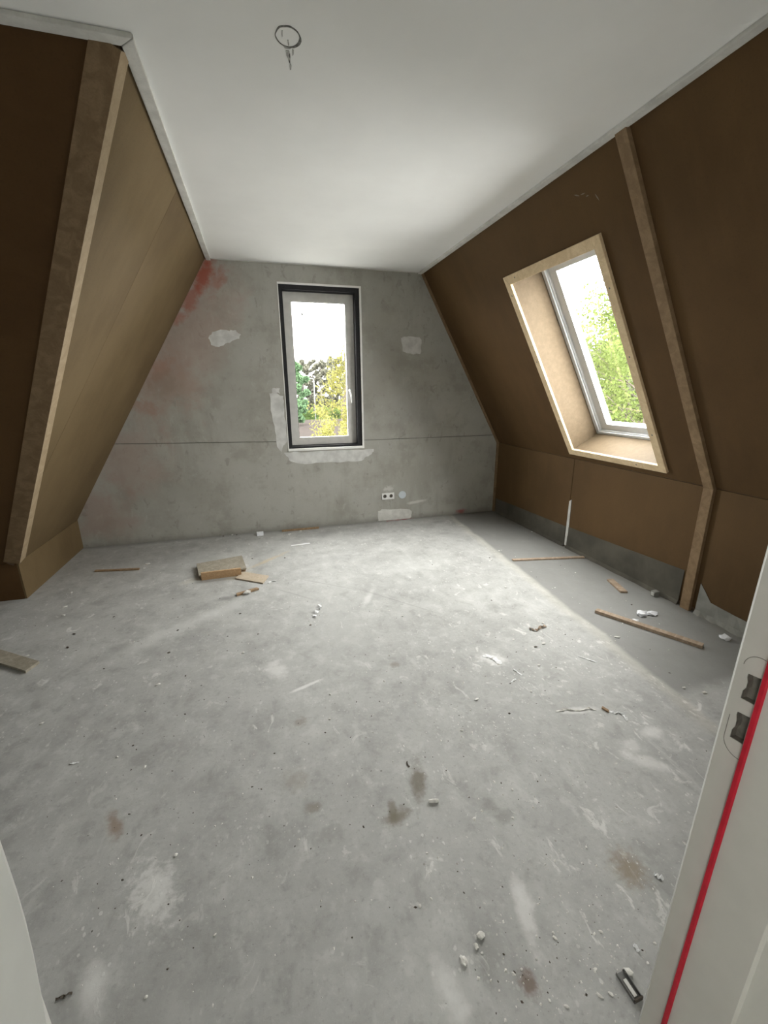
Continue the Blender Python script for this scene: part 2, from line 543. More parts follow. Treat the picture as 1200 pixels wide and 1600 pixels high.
# gable wall: two stacked concrete slabs with a recessed joint, window opening between them
WX0, WX1, WZ0, WZ1 = .2568, 1.0665, .8527, 2.443
ZJ = .945
def Lx(z):      # left slope line in the gable wall
    return XC + (XA - XC) * (z - ZC) / (H - ZC) if z > ZC else XC
def Rx(z):
    return XF + (XB - XF) * (z - ZF) / (H - ZF) if z > ZF else XF
e = .04
wall_back = struct(prism('wall_back',
    [(XC - e, D + .012, -.02), (XF + e, D + .012, -.02), (XF + e, D + .012, ZF), (XB + e, D + .012, H + .02), (XA - e, D + .012, H + .02), (XC - e, D + .012, ZC)],
    (0, .19, 0), M_seam, holes=([(WX0, D + .012, WZ0), (WX0, D + .012, WZ1), (WX1, D + .012, WZ1), (WX1, D + .012, WZ0)],)))
g = .003
prism('concrete_slab', [(XC - e, D, -.01), (XF + e, D, -.01), (XF + e, D, ZF), (Rx(ZJ) + e, D, ZJ - g - .01), (WX1, D, ZJ - g - .012), (WX1, D, WZ0),
                        (WX0, D, WZ0), (WX0, D, ZJ - g + .006), (Lx(ZJ) - e, D, ZJ - g + .045), (XC - e, D, ZC)], (0, .03, 0), M_wall, wall_back)
prism('concrete_slab', [(Lx(ZJ) - e, D, ZJ + g + .045), (WX0, D, ZJ + g + .006), (WX0, D, WZ1), (WX1, D, WZ1), (WX1, D, ZJ + g - .012),
                        (Rx(ZJ) + e, D, ZJ + g - .01), (XB + e, D, H + .02), (XA - e, D, H + .02)], (0, .03, 0), M_wall, wall_back)


def patch(name, pts, mat, thick=.0022):
    r = random.Random(len(pts) * 13 + int(pts[0][0]))
    out = []
    P = [bw(*p) for p in pts]
    n = len(P)
    for i in range(n):
        a, b = P[i], P[(i + 1) % n]
        for t in (0, .33, .66):
            q = a.lerp(b, t)
            out.append((q.x + r.uniform(-.008, .008), D, q.z + r.uniform(-.008, .008)))
    return prism(name, out, (0, -thick, 0), mat, wall_back)


patch('filler_patch', [(326, 528), (332, 518), (345, 515), (358, 517), (368, 516), (377, 523), (375, 529), (362, 533), (352, 537), (343, 542), (331, 539)], M_patch)
patch('filler_patch', [(627, 528), (632, 525), (642, 526), (654, 526), (659, 531), (658, 541), (657, 552), (640, 553), (629, 548)], M_patch)
patch('filler_patch', [(421, 615), (430, 614), (442, 618), (443, 632), (446, 660), (449, 690), (443, 695), (440, 706), (435, 701), (432, 688), (428, 665), (423, 640)], M_patch)
patch('filler_patch', [(425, 606), (431, 607), (436, 606), (437, 614), (426, 615)], M_patch, .0012)
patch('filler_patch', [(444, 708), (470, 706), (520, 705), (560, 703), (584, 702), (581, 710), (572, 714), (566, 720), (530, 722), (495, 723), (470, 725), (454, 721), (449, 714)], M_patch)
patch('filler_patch', [(591, 799), (597, 796), (640, 795), (644, 800), (643, 806), (640, 811), (592, 814), (590, 806)], M_plast)


# round box covers and the double socket on the gable wall
def disc(name, c, r, depth, mat, parent=None, seg=28):
    bm = bmesh.new()
    prof = [(r, 0), (r, -depth * .6), (r - .003, -depth), (0, -depth)]
    rings = []
    for rr, y in prof[:-1]:
        rings.append([bm.verts.new((c[0] + rr * math.cos(2 * math.pi * i / seg), c[1] + y, c[2] + rr * math.sin(2 * math.pi * i / seg))) for i in range(seg)])
    for a, b in zip(rings, rings[1:]):
        for i in range(seg):
            bm.faces.new((a[i], a[(i + 1) % seg], b[(i + 1) % seg], b[i]))
    bm.faces.new(rings[0])
    bm.faces.new(rings[-1])
    return bm_obj(name, bm, mat, parent)


tag(disc('box_cover', (bw(643, 535).x, D - .0024, bw(643, 535).z), .042, .004, M_patch),
    'round grey cover in the square filler patch right of the window', 'box cover')
tag(disc('blank_cover', (bw(628.5, 773).x, D, bw(628.5, 773).z), .045, .008, M_cap),
    'round pale blue blank cover beside the double wall socket', 'wall cover')
sc = bw(606, 775)
sk = empty('wall_socket', (sc.x, D, sc.z))
tag(sk, 'white double wall socket low on the concrete gable wall', 'socket')
SW, SH = .147, .074
for s in (-1, 1):
    cx = s * SW / 4
    hole = [(cx + .021 * math.cos(2 * math.pi * i / 20), -.010, .021 * math.sin(2 * math.pi * i / 20)) for i in range(20)]
    fr_ = prism('socket_plate', [(cx - SW / 4 + .0008, -.010, -SH / 2), (cx + SW / 4 - .0008, -.010, -SH / 2), (cx + SW / 4 - .0008, -.010, SH / 2), (cx - SW / 4 + .0008, -.010, SH / 2)],
                (0, .010, 0), M_sock, sk, holes=(hole,))
    prism('socket_well', [(x, -.002, z) for x, y, z in hole], (0, .002, 0), M_mem, fr_)
    for dx in (-.0095, .0095):
        disc('pin_hole', (cx + dx, -.002, 0), .004, .0006, M_hole, fr_, 10)

# ------------------------------------------------------------------ gable window
w1 = struct(empty('window_1', ((WX0 + WX1) / 2, D, WZ0)))
def part_box(name, lo, hi, mat, par, bevel=.001):
    o = box(name, lo, hi, mat, None, bevel)
    o.parent = par
    o.matrix_parent_inverse = Matrix.Translation(par.location).inverted()
    return o
def adopt(o, par):  # keep the place, become a part
    o.parent = par
    o.matrix_parent_inverse = Matrix.Translation(par.location).inverted()
    return o
ix0, ix1, iz0, iz1 = WX0 + .008, WX1 - .018, WZ0 + .020, WZ1 - .016
part_box('edge_strip', (WX0, D - .004, WZ0 + .0), (ix0, D + .03, WZ1), M_white, w1)
part_box('edge_strip', (ix1, D - .004, WZ0 + .0), (WX1, D + .03, WZ1), M_white, w1)
part_box('edge_strip', (ix0, D - .004, iz1), (ix1, D + .03, WZ1), M_white, w1)
part_box('sill', (WX0, D - .010, WZ0 - .004), (WX1, D + .03, iz0), M_white, w1)
def ring(name, x0, x1, z0, z1, l, r, b, t, y0, y1, mat, par, bevel=.002):
    bm = bmesh.new()
    o = prism(name, [(x0, y0, z0), (x1, y0, z0), (x1, y0, z1), (x0, y0, z1)], (0, y1 - y0, 0), mat, None,
              holes=([(x0 + l, y0, z0 + b), (x1 - r, y0, z0 + b), (x1 - r, y0, z1 - t), (x0 + l, y0, z1 - t)],), bevel=bevel)
    bm.free()
    return adopt(o, par)
ring('frame', ix0, ix1, iz0, iz1, .034, .045, .022, .042, D + .012, D + .16, M_black, w1)
ring('frame_rebate', ix0 + .03, ix1 - .04, iz0 + .019, iz1 - .038, .010, .010, .010, .012, D + .05, D + .155, M_black, w1)
sx0, sx1, sz0, sz1 = .3007, 1.0035, .8975, 2.383
sash = ring('sash', sx0, sx1, sz0, sz1, .083, .087, .079, .086, D + .08, D + .145, M_sash, w1, .004)
ring('glazing_gasket', sx0 + .077, sx1 - .081, sz0 + .073, sz1 - .080, .009, .009, .009, .009, D + .084, D + .11, M_black, w1, .001)
pane = adopt(prism('pane', [(sx0 + .07, D + .11, sz0 + .07), (sx1 - .07, D + .11, sz0 + .07), (sx1 - .07, D + .11, sz1 - .07), (sx0 + .07, D + .11, sz1 - .07)], (0, .006, 0), M_glass), w1)
hp = bw(548, 610, D + .07)
adopt(tube('handle', [(hp.x - .012, D + .078, hp.z), (hp.x - .012, D + .035, hp.z), (hp.x - .010, D + .030, hp.z - .012), (hp.x - .002, D + .028, hp.z - .06), (hp.x + .003, D + .028, hp.z - .125)],
           [.012, .011, .011, .010, .009], M_chrome, None, 10), w1)
adopt(disc('handle_plate', (hp.x - .012, D + .080, hp.z), .019, .006, M_chrome), w1)
for hz in (sz0 + .06, sz1 - .10):
    part_box('hinge', (sx0 - .012, D + .060, hz - .05), (sx0 + .006, D + .081, hz + .05), M_sash, w1, .003)
ds = bw(472, 491, D + .108)
adopt(disc('dirt_spot', (ds.x, D + .109, ds.z), .012, .001, M_smudge, None, 9), w1)

# ------------------------------------------------------------------ right roof slope and knee wall
UP = Vector((XB - XF, 0, H - ZF))
SL = UP.length
UP.normalize()
NO = Vector((UP.z, 0, -UP.x))            # outwards
def SP(s, y, d=0.0):
    return Vector((XF, y, ZF)) + UP * s + NO * d
def quadS(s0, s1, y0, y1, d):
    return [SP(s0, y0, d), SP(s0, y1, d), SP(s1, y1, d), SP(s1, y0, d)]
KS0, KS1, KY0, KY1 = .112, 1.580, 2.310, 3.180       # clear opening of the roof window
hole = lambda d, m=.008: quadS(KS0 - m, KS1 + m, KY0 - m, KY1 + m, d)
wall_right = struct(prism('wall_right', quadS(-.03, SL + .12, Y0 - .12, D + .05, .012), NO * .10, M_back, holes=(hole(.012, .025),)))
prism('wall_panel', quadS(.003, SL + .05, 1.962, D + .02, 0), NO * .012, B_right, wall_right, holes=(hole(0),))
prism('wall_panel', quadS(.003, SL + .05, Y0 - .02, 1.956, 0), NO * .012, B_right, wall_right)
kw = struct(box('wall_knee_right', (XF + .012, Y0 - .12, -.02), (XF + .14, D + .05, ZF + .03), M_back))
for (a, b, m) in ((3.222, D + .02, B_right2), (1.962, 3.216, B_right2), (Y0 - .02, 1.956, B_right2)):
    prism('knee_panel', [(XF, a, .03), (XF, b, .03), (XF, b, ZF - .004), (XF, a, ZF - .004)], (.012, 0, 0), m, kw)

# grey membrane strip folded up along the foot of the knee wall
def wavy(name, y0, y1, z0f, z1f, mat, n=24, x=XF - .003, amp=.004, seed=1):
    r = random.Random(seed)
    vs, fs = [], []
    for i in range(n + 1):
        y = y0 + (y1 - y0) * i / n
        t = i / n
        vs.append((x - .012 - r.uniform(0, amp * 2), y, 0.001))
        vs.append((x - .003 - r.uniform(0, amp), y, .03 + z0f(t) * 0))
        vs.append((x - .001, y, z1f(t) + r.uniform(-amp, amp) * .6))
        vs.append((x + .002, y, z1f(t)))
        vs.append((x + .002, y, 0.001))
    for i in range(n):
        for k_ in range(5):
            a, b = i * 5 + k_, i * 5 + (k_ + 1) % 5
            fs.append((a, b, b + 5, a + 5))
    fs.append((0, 1, 2, 3, 4))
    fs.append(tuple(n * 5 + i for i in range(5)))
    o = mesh_obj(name, vs, fs, mat)
    return o
tag(wavy('membrane_strip', 2.03, 3.195, lambda t: 0, lambda t: .255 - .05 * t, M_mem, seed=2),
    'grey membrane strip along the knee wall foot below the roof window', 'membrane')
tag(wavy('membrane_strip', 3.235, D - .05, lambda t: 0, lambda t: .20 - .03 * t, M_mem, seed=3),
    'grey membrane strip along the knee wall foot by the far corner', 'membrane')
tag(wavy('paper_skirt', Y0 + .25, 1.905, lambda t: 0, lambda t: .06 + .055 * t + .10 * max(0, t - .93) / .07, M_memw, n=30, amp=.008, seed=5),
    'pale torn paper skirt on the knee wall foot nearest the door', 'paper')
# white filled joint low on the knee wall
jp = [(XF - .001, 3.190, .02), (XF - .001, 3.225, .02), (XF - .001, 3.222, .45), (XF - .001, 3.196, .47)]
prism('joint_filler', jp, (-.005, 0, 0), M_plast, kw)

# bent batten over the panel joint: one piece on the slope, one on the knee wall
bt = empty('wall_batten', (XF, 1.96, 0))
tag(bt, 'kinked brown timber batten up the right slope beside the roof window', 'batten')
bev = .025
# mitre point: offset slope plane meets offset knee plane
zm = ZF - bev * (1 - NO.x) / NO.z
mit = Vector((XF - bev, 0, zm))
ya, yb = 1.935, 2.000
sl_pts = [Vector((XF, ya, ZF)), Vector((mit.x, ya, mit.z)), SP(SL - .004, ya, -bev), SP(SL - .004, ya, 0)]
o = prism('batten_length', sl_pts, (0, yb - ya, 0), W_batten, None, bevel=.002); adopt(o, bt)
kn_pts = [Vector((XF, ya, ZF)), Vector((mit.x, ya, mit.z)), Vector((XF - bev, ya, .0)), Vector((XF, ya, .0))]
o = prism('batten_length', kn_pts, (0, yb - ya, 0), W_batten, None, bevel=.002); adopt(o, bt)

# corner batten where the right slope meets the gable wall
cb = empty('corner_batten', (XF, D, 0))
tag(cb, 'thin brown corner batten between the right slope and the concrete gable wall', 'batten')
ya, yb = D - .03, D - .001
b2 = .018
zm2 = ZF - b2 * (1 - NO.x) / NO.z
o = prism('batten_length', [Vector((XF, ya, ZF)), Vector((XF - b2, ya, zm2)), SP(SL - .01, ya, -b2), SP(SL - .01, ya, 0)], (0, yb - ya, 0), W_batten); adopt(o, cb)
o = prism('batten_length', [Vector((XF, ya, ZF)), Vector((XF - b2, ya, zm2)), Vector((XF - b2, ya, 0)), Vector((XF, ya, 0))], (0, yb - ya, 0), W_batten); adopt(o, cb)

# ------------------------------------------------------------------ roof window
w2 = struct(empty('window_2', SP(KS0, (KY0 + KY1) / 2)))
def sring(name, s0, s1, y0, y1, wb, wt, wl, wr, d0, d1, mat, bevel=.002):
    o = prism(name, quadS(s0, s1, y0, y1, d0), NO * (d1 - d0), mat, None,
              holes=(quadS(s0 + wb, s1 - wt, y0 + wr, y1 - wl, d0),), bevel=bevel)
    return adopt(o, w2)
OS0, OS1, OY0, OY1 = .058, 1.645, 2.252, 3.242
d0, d1 = -.020, -.0005
cas = [
    [SP(OS0, OY0), SP(OS0, OY1), SP(KS0, KY1), SP(KS0, KY0)],
    [SP(OS1, OY0), SP(OS1, OY1), SP(KS1, KY1), SP(KS1, KY0)],
    [SP(OS0, OY0), SP(OS1, OY0), SP(KS1, KY0), SP(KS0, KY0)],
    [SP(OS0, OY1), SP(OS1, OY1), SP(KS1, KY1), SP(KS0, KY1)]]
for lp in cas:
    c_ = sum(lp, Vector()) / 4
    lp = [c_ + (p - c_) * .9995 + NO * d0 for p in lp]
    adopt(prism('casing_board', lp, NO * (d1 - d0), W_pine, None, bevel=.0015), w2)
LD = .262
m = .006
th = .018
def lin(lp, back):
    adopt(prism('lining_board', lp, back, M_lin), w2)
lin([SP(KS0 - m, KY1 + m), SP(KS1 + m, KY1 + m), SP(KS1 + m, KY1 + m, LD), SP(KS0 - m, KY1 + m, LD)], (0, th, 0))
lin([SP(KS0 - m, KY0 - m), SP(KS1 + m, KY0 - m), SP(KS1 + m, KY0 - m, LD), SP(KS0 - m, KY0 - m, LD)], (0, -th, 0))
lin([SP(KS0 - m, KY0 - m), SP(KS0 - m, KY1 + m), SP(KS0 - m, KY1 + m, LD), SP(KS0 - m, KY0 - m, LD)], UP * -th)
lin([SP(KS1 + m, KY0 - m), SP(KS1 + m, KY1 + m), SP(KS1 + m, KY1 + m, LD), SP(KS1 + m, KY0 - m, LD)], UP * th)
sring('frame', KS0 - .035, KS1 + .035, KY0 - .035, KY1 + .035, .05, .05, .06, .06, LD, LD + .10, M_pvc)
sring('inner_bead', KS0 + .008, KS1 - .008, KY0 + .018, KY1 - .018, .016, .016, .018, .018, LD + .012, LD + .09, M_pvc)
sring('sash', KS0 + .018, KS1 - .018, KY0 + .030, KY1 - .030, .060, .060, .080, .080, LD + .030, LD + .085, M_pvc, .004)
sring('glazing_gasket', KS0 + .075, KS1 - .075, KY0 + .107, KY1 - .107, .006, .006, .006, .006, LD + .040, LD + .06, M_sash, .001)
adopt(prism('pane', quadS(KS0 + .06, KS1 - .06, KY0 + .09, KY1 - .09, LD + .056), NO * .006, M_glass), w2)
for (s_, y_) in ((OS1 - .03, 3.10), (1.50, OY1 - .03), (.95, OY1 - .03), (.40, OY1 - .03), (1.35, OY0 + .03), (.92, OY0 + .03), (.36, OY0 + .03), (OS0 + .026, 2.50)):
    c_ = SP(s_, y_, -.0202)
    ring_ = [c_ + (UP * math.cos(2 * math.pi * i / 8) + Vector((0, math.sin(2 * math.pi * i / 8), 0))) * .006 for i in range(8)]
    adopt(prism('screw', ring_, NO * .001, M_clip), w2)

# ------------------------------------------------------------------ left roof slopes, meeting in a corner that juts into the room
V0, V1 = Vector((XC, YL, ZC)), Vector((XA, YT, H))      # the corner line, bottom and top
ext = (V1 - V0) * .03
nl = Vector((-(H - ZC), 0, (XA - XC))).normalized()      # outwards of the lit slope
nd = Vector((0, (H - ZC), (YL - YT))).normalized()       # outwards of the slope facing the door
wall_left = struct(prism('wall_left', [V0 + nl * .013 - Vector((.02, 0, .03)), Vector((XC, D + .05, ZC)) + nl * .013 - Vector((.02, 0, .03)), Vector((XA, D + .05, H)) + nl * .013 + ext, V1 + nl * .013 + ext],
                         nl * .05, M_back))
YS = 3.145
tS = (YL - YS) / (YL - YT)
VS = V0.lerp(V1, tS)
topS = Vector((XA, YS, H))
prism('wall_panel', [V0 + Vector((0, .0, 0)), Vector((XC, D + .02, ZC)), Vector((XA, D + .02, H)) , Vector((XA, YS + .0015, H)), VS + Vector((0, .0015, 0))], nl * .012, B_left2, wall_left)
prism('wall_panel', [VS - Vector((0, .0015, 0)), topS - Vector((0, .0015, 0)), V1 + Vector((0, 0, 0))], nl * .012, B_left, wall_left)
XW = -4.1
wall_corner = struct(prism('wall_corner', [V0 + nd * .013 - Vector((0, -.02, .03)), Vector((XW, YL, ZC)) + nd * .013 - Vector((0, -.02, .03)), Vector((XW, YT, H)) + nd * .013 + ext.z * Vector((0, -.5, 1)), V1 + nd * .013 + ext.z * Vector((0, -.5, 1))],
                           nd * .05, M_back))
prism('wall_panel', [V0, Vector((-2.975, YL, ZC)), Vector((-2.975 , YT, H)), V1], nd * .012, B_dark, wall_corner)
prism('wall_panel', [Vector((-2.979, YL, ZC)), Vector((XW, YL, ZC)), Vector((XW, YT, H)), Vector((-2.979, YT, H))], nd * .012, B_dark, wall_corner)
kl = struct(box('wall_knee_left', (XC - .12, YL + .013, -.02), (XC - .013, D + .05, ZC - .002), M_back))
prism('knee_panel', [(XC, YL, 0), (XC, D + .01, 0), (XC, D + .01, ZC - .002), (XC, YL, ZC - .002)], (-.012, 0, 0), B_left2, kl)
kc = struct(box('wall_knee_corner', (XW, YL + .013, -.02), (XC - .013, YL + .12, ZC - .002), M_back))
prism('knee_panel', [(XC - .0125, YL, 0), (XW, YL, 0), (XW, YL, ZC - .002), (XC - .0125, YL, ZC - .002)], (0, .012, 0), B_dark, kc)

# corner batten: lies on the slope that faces the door, its edge strip is paler raw wood
vdir = (V1 - V0).normalized()
side = vdir.cross(nd).normalized()
if side.x > 0:
    side = -side
tb = .016
wb_ = .078
sl_ = nl.cross(vdir).normalized()
if sl_.y < 0:
    sl_ = -sl_
cosd = nd.dot(nl)
cin = -(nd + nl) * tb / (1 + cosd)            # where the two inner faces meet
rcb = empty('roof_corner_batten', V0)
tag(rcb, 'long timber corner batten with a pale edge between the two left slopes', 'batten')
b0 = V0 + vdir * .004
run = (V1 - V0) * .992
o = prism('batten_face', [b0, b0 + side * wb_, b0 + side * wb_ - nd * tb, b0 + cin], run, W_batten)
adopt(o, rcb)
o = prism('batten_edge', [b0 - nl * .0004, b0 + sl_ * .056 - nl * .0004, b0 + sl_ * .056 - nl * tb, b0 + cin * 1.0], run, W_edge)
adopt(o, rcb)

# ------------------------------------------------------------------ door wall, frame, landing
JX, LXJ = .657, -.243
wall_front = struct(prism('wall_front', [(XW, .385, -.01), (LXJ - .03, .385, -.01), (LXJ - .03, .385, 2.14), (JX + .075, .385, 2.14), (JX + .075, .385, -.01), (2.85, .385, -.01), (2.85, .385, H + .02), (XW, .385, H + .02)], (0, -.10, 0), M_white))
wall_wing = struct(box('wall_wing', (XW - .1, -.1, -.02), (XW, D, H + .02), M_wall))
LW = [(-1.1, -1.25, 1.25), (-1.1, -.75, 1.25), (-1.1, -.75, 1.85), (-1.1, -1.25, 1.85)]  # opening for the added window
struct(prism('wall_landing_left', [(-1.1, -1.6, -.01), (-1.1, .29, -.01), (-1.1, .29, H + .02), (-1.1, -1.6, H + .02)], (-.1, 0, 0), M_white, holes=(LW,)))
w3 = struct(empty('added_landing_window', (-1.15, -.8, .9)))  # unseen window, added behind the camera to brighten the door frame
w3p = prism('pane', [(-1.15, y, z) for x, y, z in LW], (-.006, 0, 0), M_glass)
w3p.parent = w3
w3p.matrix_parent_inverse = Matrix.Translation(w3.location).inverted()
struct(box('wall_landing_right', (1.25, -1.6, -.01), (1.35, .29, H + .02), M_white))
struct(box('wall_landing_back', (-1.2, -1.7, -.01), (1.35, -1.6, H + .02), M_white))

door = struct(empty('door_1', (JX, .33, 0)))
prof = [(JX, .3572), (JX - .0055, .3572), (JX - .0060, .3565), (JX - .0060, .272), (JX - .002, .268), (JX + .10, .268), (JX + .10, .284), (JX + .02, .284), (JX + .02, .352), (JX, .352)]
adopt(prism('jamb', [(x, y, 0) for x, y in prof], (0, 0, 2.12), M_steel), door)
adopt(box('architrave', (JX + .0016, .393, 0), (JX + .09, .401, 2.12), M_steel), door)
adopt(tube('edge_highlight', [(JX + .0004, .4008, .001), (JX + .0004, .4008, 2.119)], .0014, M_steelw, None, 8), door)  # white bead painted in as the highlight along the frame corner
# rebate sheet with the two strike openings
def notch(z0, z1, y0=.3650, y1=.3835):
    zm = (z0 + z1) / 2
    return [(JX, y0, z0), (JX, y1, z0 - .002), (JX, y1, z0 + .012), (JX, y1 - .003, zm - .004), (JX, y1 - .003, zm + .006), (JX, y1 - .0005, z1 - .008), (JX, y1 - .001, z1 - .003), (JX, y0, z1)]
holes_ = (notch(.993, 1.038), notch(.921, .970))
rb = adopt(prism('rebate_face', [(JX, .3565, 0), (JX, .401, 0), (JX, .401, 2.12), (JX, .3565, 2.12)], (.0015, 0, 0), M_steel, None, holes=holes_), door)
for lp in holes_:
    bm = bmesh.new()
    a = [bm.verts.new(p) for p in lp]
    b = [bm.verts.new((p[0] + .012, p[1], p[2])) for p in lp]
    for i in range(len(lp)):
        j = (i + 1) % len(lp)
        bm.faces.new((a[i], a[j], b[j], b[i]))
    bm.faces.new(b)
    adopt(bm_obj('strike_pocket', bm, M_pocket), door)
st = []
yc = .369
for i in range(17):
    w_ = math.pi * i / 16
    st.append((JX - .0002, yc + .0225 * math.cos(w_), 1.046 + .0225 * math.sin(w_)))
lo_ = [(JX - .0002, yc + .0225, .955)]
for i in range(17):
    w_ = -math.pi * i / 16
    lo_.append((JX - .0002, yc + .0225 * math.cos(w_), .915 + .0225 * math.sin(w_)))
adopt(tube('strike_outline', [p for p in st if p[1] > .358], .0004, M_pocket, None, 6), door)
adopt(tube('strike_outline', [p for p in lo_ if p[1] > .358], .0004, M_pocket, None, 6), door)
sl = [(JX - .0105, .3585), (JX - .0070, .3600), (JX - .003, .3590), (JX - .003, .3575), (JX - .0062, .3560), (JX - .0062, .3515), (JX - .0082, .3505), (JX - .0104, .3530)]
adopt(prism('door_seal', [(x, y, 0.0) for x, y in sl], (0, 0, 2.1), M_red), door)
# the right side of the frame leans out a little
for ch in list(door.children):
    for v in ch.data.vertices:
        v.co.x += .026 * (v.co.z - .27)
# left jamb: bows away towards the floor
zs = [0, .3, .55, .70, .76, .83, .88, .935, .98, 1.02, 1.06, 1.10, 1.4, 2.12]
xo = [-.05, -.045, -.038, -.0245, -.0190, -.0127, -.0080, -.0036, -.0010, 0, 0, 0, 0, 0]
vs, fs = [], []
pl = [(0, .352), (-.004, .360), (-.012, .3645), (-.03, .366), (-.03, .262), (-.004, .262), (0, .266)]
for z, x in zip(zs, xo):
    for (px_, py_) in pl:
        vs.append((LXJ + x + px_, py_, z))
n = len(pl)
for i in range(len(zs) - 1):
    for k_ in range(n):
        a, b = i * n + k_, i * n + (k_ + 1) % n
        fs.append((a, b, b + n, a + n))
fs += [tuple(range(n)), tuple((len(zs) - 1) * n + i for i in range(n))]
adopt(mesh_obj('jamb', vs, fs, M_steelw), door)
adopt(box('head', (LXJ - .03, .268, 2.12), (JX + .13, .401, 2.16), M_steel), door)

# ------------------------------------------------------------------ white trim along the ceiling edges
def trim(name, p, q, inward, wide=.05, thick=.016):
    p, q, inward = Vector(p), Vector(q), Vector(inward)
    lp = [p, q, q + inward * wide, p + inward * wide]
    return struct(prism(name, [v + Vector((0, 0, -.001)) for v in lp], (0, 0, -thick), M_edge, bevel=.003))
trim('trim_1', (XB - .004, Y0, H), (XB - .004, D - .001, H), (-1, 0, 0), .042)
struct(prism('trim_2', [(XA + .006, D - .001, H - .001), (XA + .006, YT, H - .001), (XA + .052, YT - .048, H - .001), (XA + .046, D - .001, H - .001)], (0, 0, -.016), M_edge, bevel=.003))
struct(prism('trim_3', [(XA + .004, YT - .003, H - .001), (XW, YT - .003, H - .001), (XW, YT - .052, H - .001), (XA + .050, YT - .051, H - .001)], (0, 0, -.016), M_edge, bevel=.003))
trim('trim_4', (XA + .05, D - .001, H), (XB - .05, D - .001, H), (0, -1, 0), .012, .006)

# pencilled circle and smudges on the ceiling, round a filled lamp point
def onc(x, y):
    d = ray(x, y)
    t = (H - EYE) / d.z
    return Vector((d.x * t, d.y * t, H))
mark = tag(empty('ceiling_lamp_mark', onc(450, 60)), 'dark pencilled circle with smudges on the white ceiling', 'ceiling mark')
circ = [(431, 50), (436, 42), (445, 40.5), (452, 41), (459, 44.5), (465, 50), (468.5, 57), (469, 63), (466, 69), (459, 73), (451, 73), (442, 70), (435, 64), (430.5, 56)]
wd = [.0022, .0055, .006, .0065, .0045, .004, .004, .009, .010, .008, .003, .003, .0035, .003]
P = [onc(*p) for p in circ]
def smooth_loop(P, wd, n=4):
    out, w = [], []
    N = len(P)
    for i in range(N):
        p0, p1, p2, p3 = P[i - 1], P[i], P[(i + 1) % N], P[(i + 2) % N]
        for j in range(n):
            t = j / n
            out.append(.5 * ((2 * p1) + (p2 - p0) * t + (2 * p0 - 5 * p1 + 4 * p2 - p3) * t * t + (3 * p1 - p0 - 3 * p2 + p3) * t ** 3))
            w.append(wd[i] * (1 - t) + wd[(i + 1) % N] * t)
    return out, w
Q, W = smooth_loop(P, wd)
ctr = sum(Q, Vector()) / len(Q)
vs, fs = [], []
for q, w in zip(Q, W):
    r_ = (q - ctr).normalized()
    vs += [q - r_ * w * .5 + Vector((0, 0, -.0016)), q + r_ * w * .5 + Vector((0, 0, -.0016)), q - r_ * w * .5, q + r_ * w * .5]
n = len(Q)
for i in range(n):
    j = (i + 1) % n
    for (a, b) in ((0, 1), (1, 3), (3, 2), (2, 0)):
        fs.append((i * 4 + a, i * 4 + b, j * 4 + b, j * 4 + a))
adopt(mesh_obj('circle_line', vs, fs, M_pencil), mark)
def smear(pts, mat, name='smudge'):
    lp = [onc(*p) for p in pts]
    adopt(prism(name, lp, (0, 0, -.0013), mat), mark)
smear([(440, 47), (441.5, 47), (441.5, 56), (440.5, 58), (439.7, 53)], M_smudge)
smear([(449, 62), (450.5, 62), (452, 70), (450, 71)], M_smudge)
smear([(447, 78), (452, 79), (453.5, 88), (453.5, 98), (451.5, 97), (449.5, 90), (447.5, 86)], M_smudge)
smear([(451.6, 84), (453.2, 83), (453.4, 91), (452.2, 90)], M_pencil)
smear([(451.4, 94), (453.4, 95), (453, 98.5), (451.8, 97)], M_pencil)
smear([(456.5, 76), (459, 78), (459.2, 84), (456.8, 87), (456.2, 82)], M_smudge)
smear([(453.4, 98), (455.5, 102), (455, 108), (453, 109), (452.6, 103)], M_smudge)
smear([(442, 70.5), (450, 73), (457, 74), (452, 76.5), (445, 75)], M_smudge)

# scuffs on the right slope near the ceiling
for (s_, y_, l_, a_) in ((1.872, 2.345, .022, .5), (1.862, 2.30, .020, .1), (1.842, 2.275, .012, .1), (1.812, 2.215, .022, 1.2)):
    dv = UP * math.sin(a_) + Vector((0, math.cos(a_), 0))
    pv = UP * math.cos(a_) - Vector((0, math.sin(a_), 0))
    c_ = SP(s_, y_, 0)
    prism('scuff', [c_ - dv * l_, c_ + pv * .003, c_ + dv * l_, c_ - pv * .003], NO * -.0008, M_scuff, wall_right)

# ------------------------------------------------------------------ wood offcuts and litter on the floor
def lying(name, pa, pb, wide, thick, mat, label, cat='wood offcut', rough=.004, seed=0, z0=0.0, tilt=0.0, cut=0.0, group=None):
    """a plank lying from floor point a to floor point b (metres), ends slightly out of square"""
    a, b = Vector(pa), Vector(pb)
    mid = (a + b) / 2
    L = (b - a).length
    ang = math.atan2(b.y - a.y, b.x - a.x)
    r = random.Random(seed + 11)
    j = lambda: r.uniform(-rough, rough)
    lp = [(-L / 2 + j() + cut, -wide / 2, 0), (L / 2 + j(), -wide / 2 + j() * .5, 0), (L / 2 + j() - cut, wide / 2 + j() * .5, 0), (-L / 2 + j(), wide / 2, 0)]
    o = prism(name, lp, (0, 0, thick), mat, bevel=min(.0015, thick * .15))
    o.location = (mid.x, mid.y, z0)
    o.rotation_euler = (tilt, 0, ang)
    return tag(o, label, cat, group)

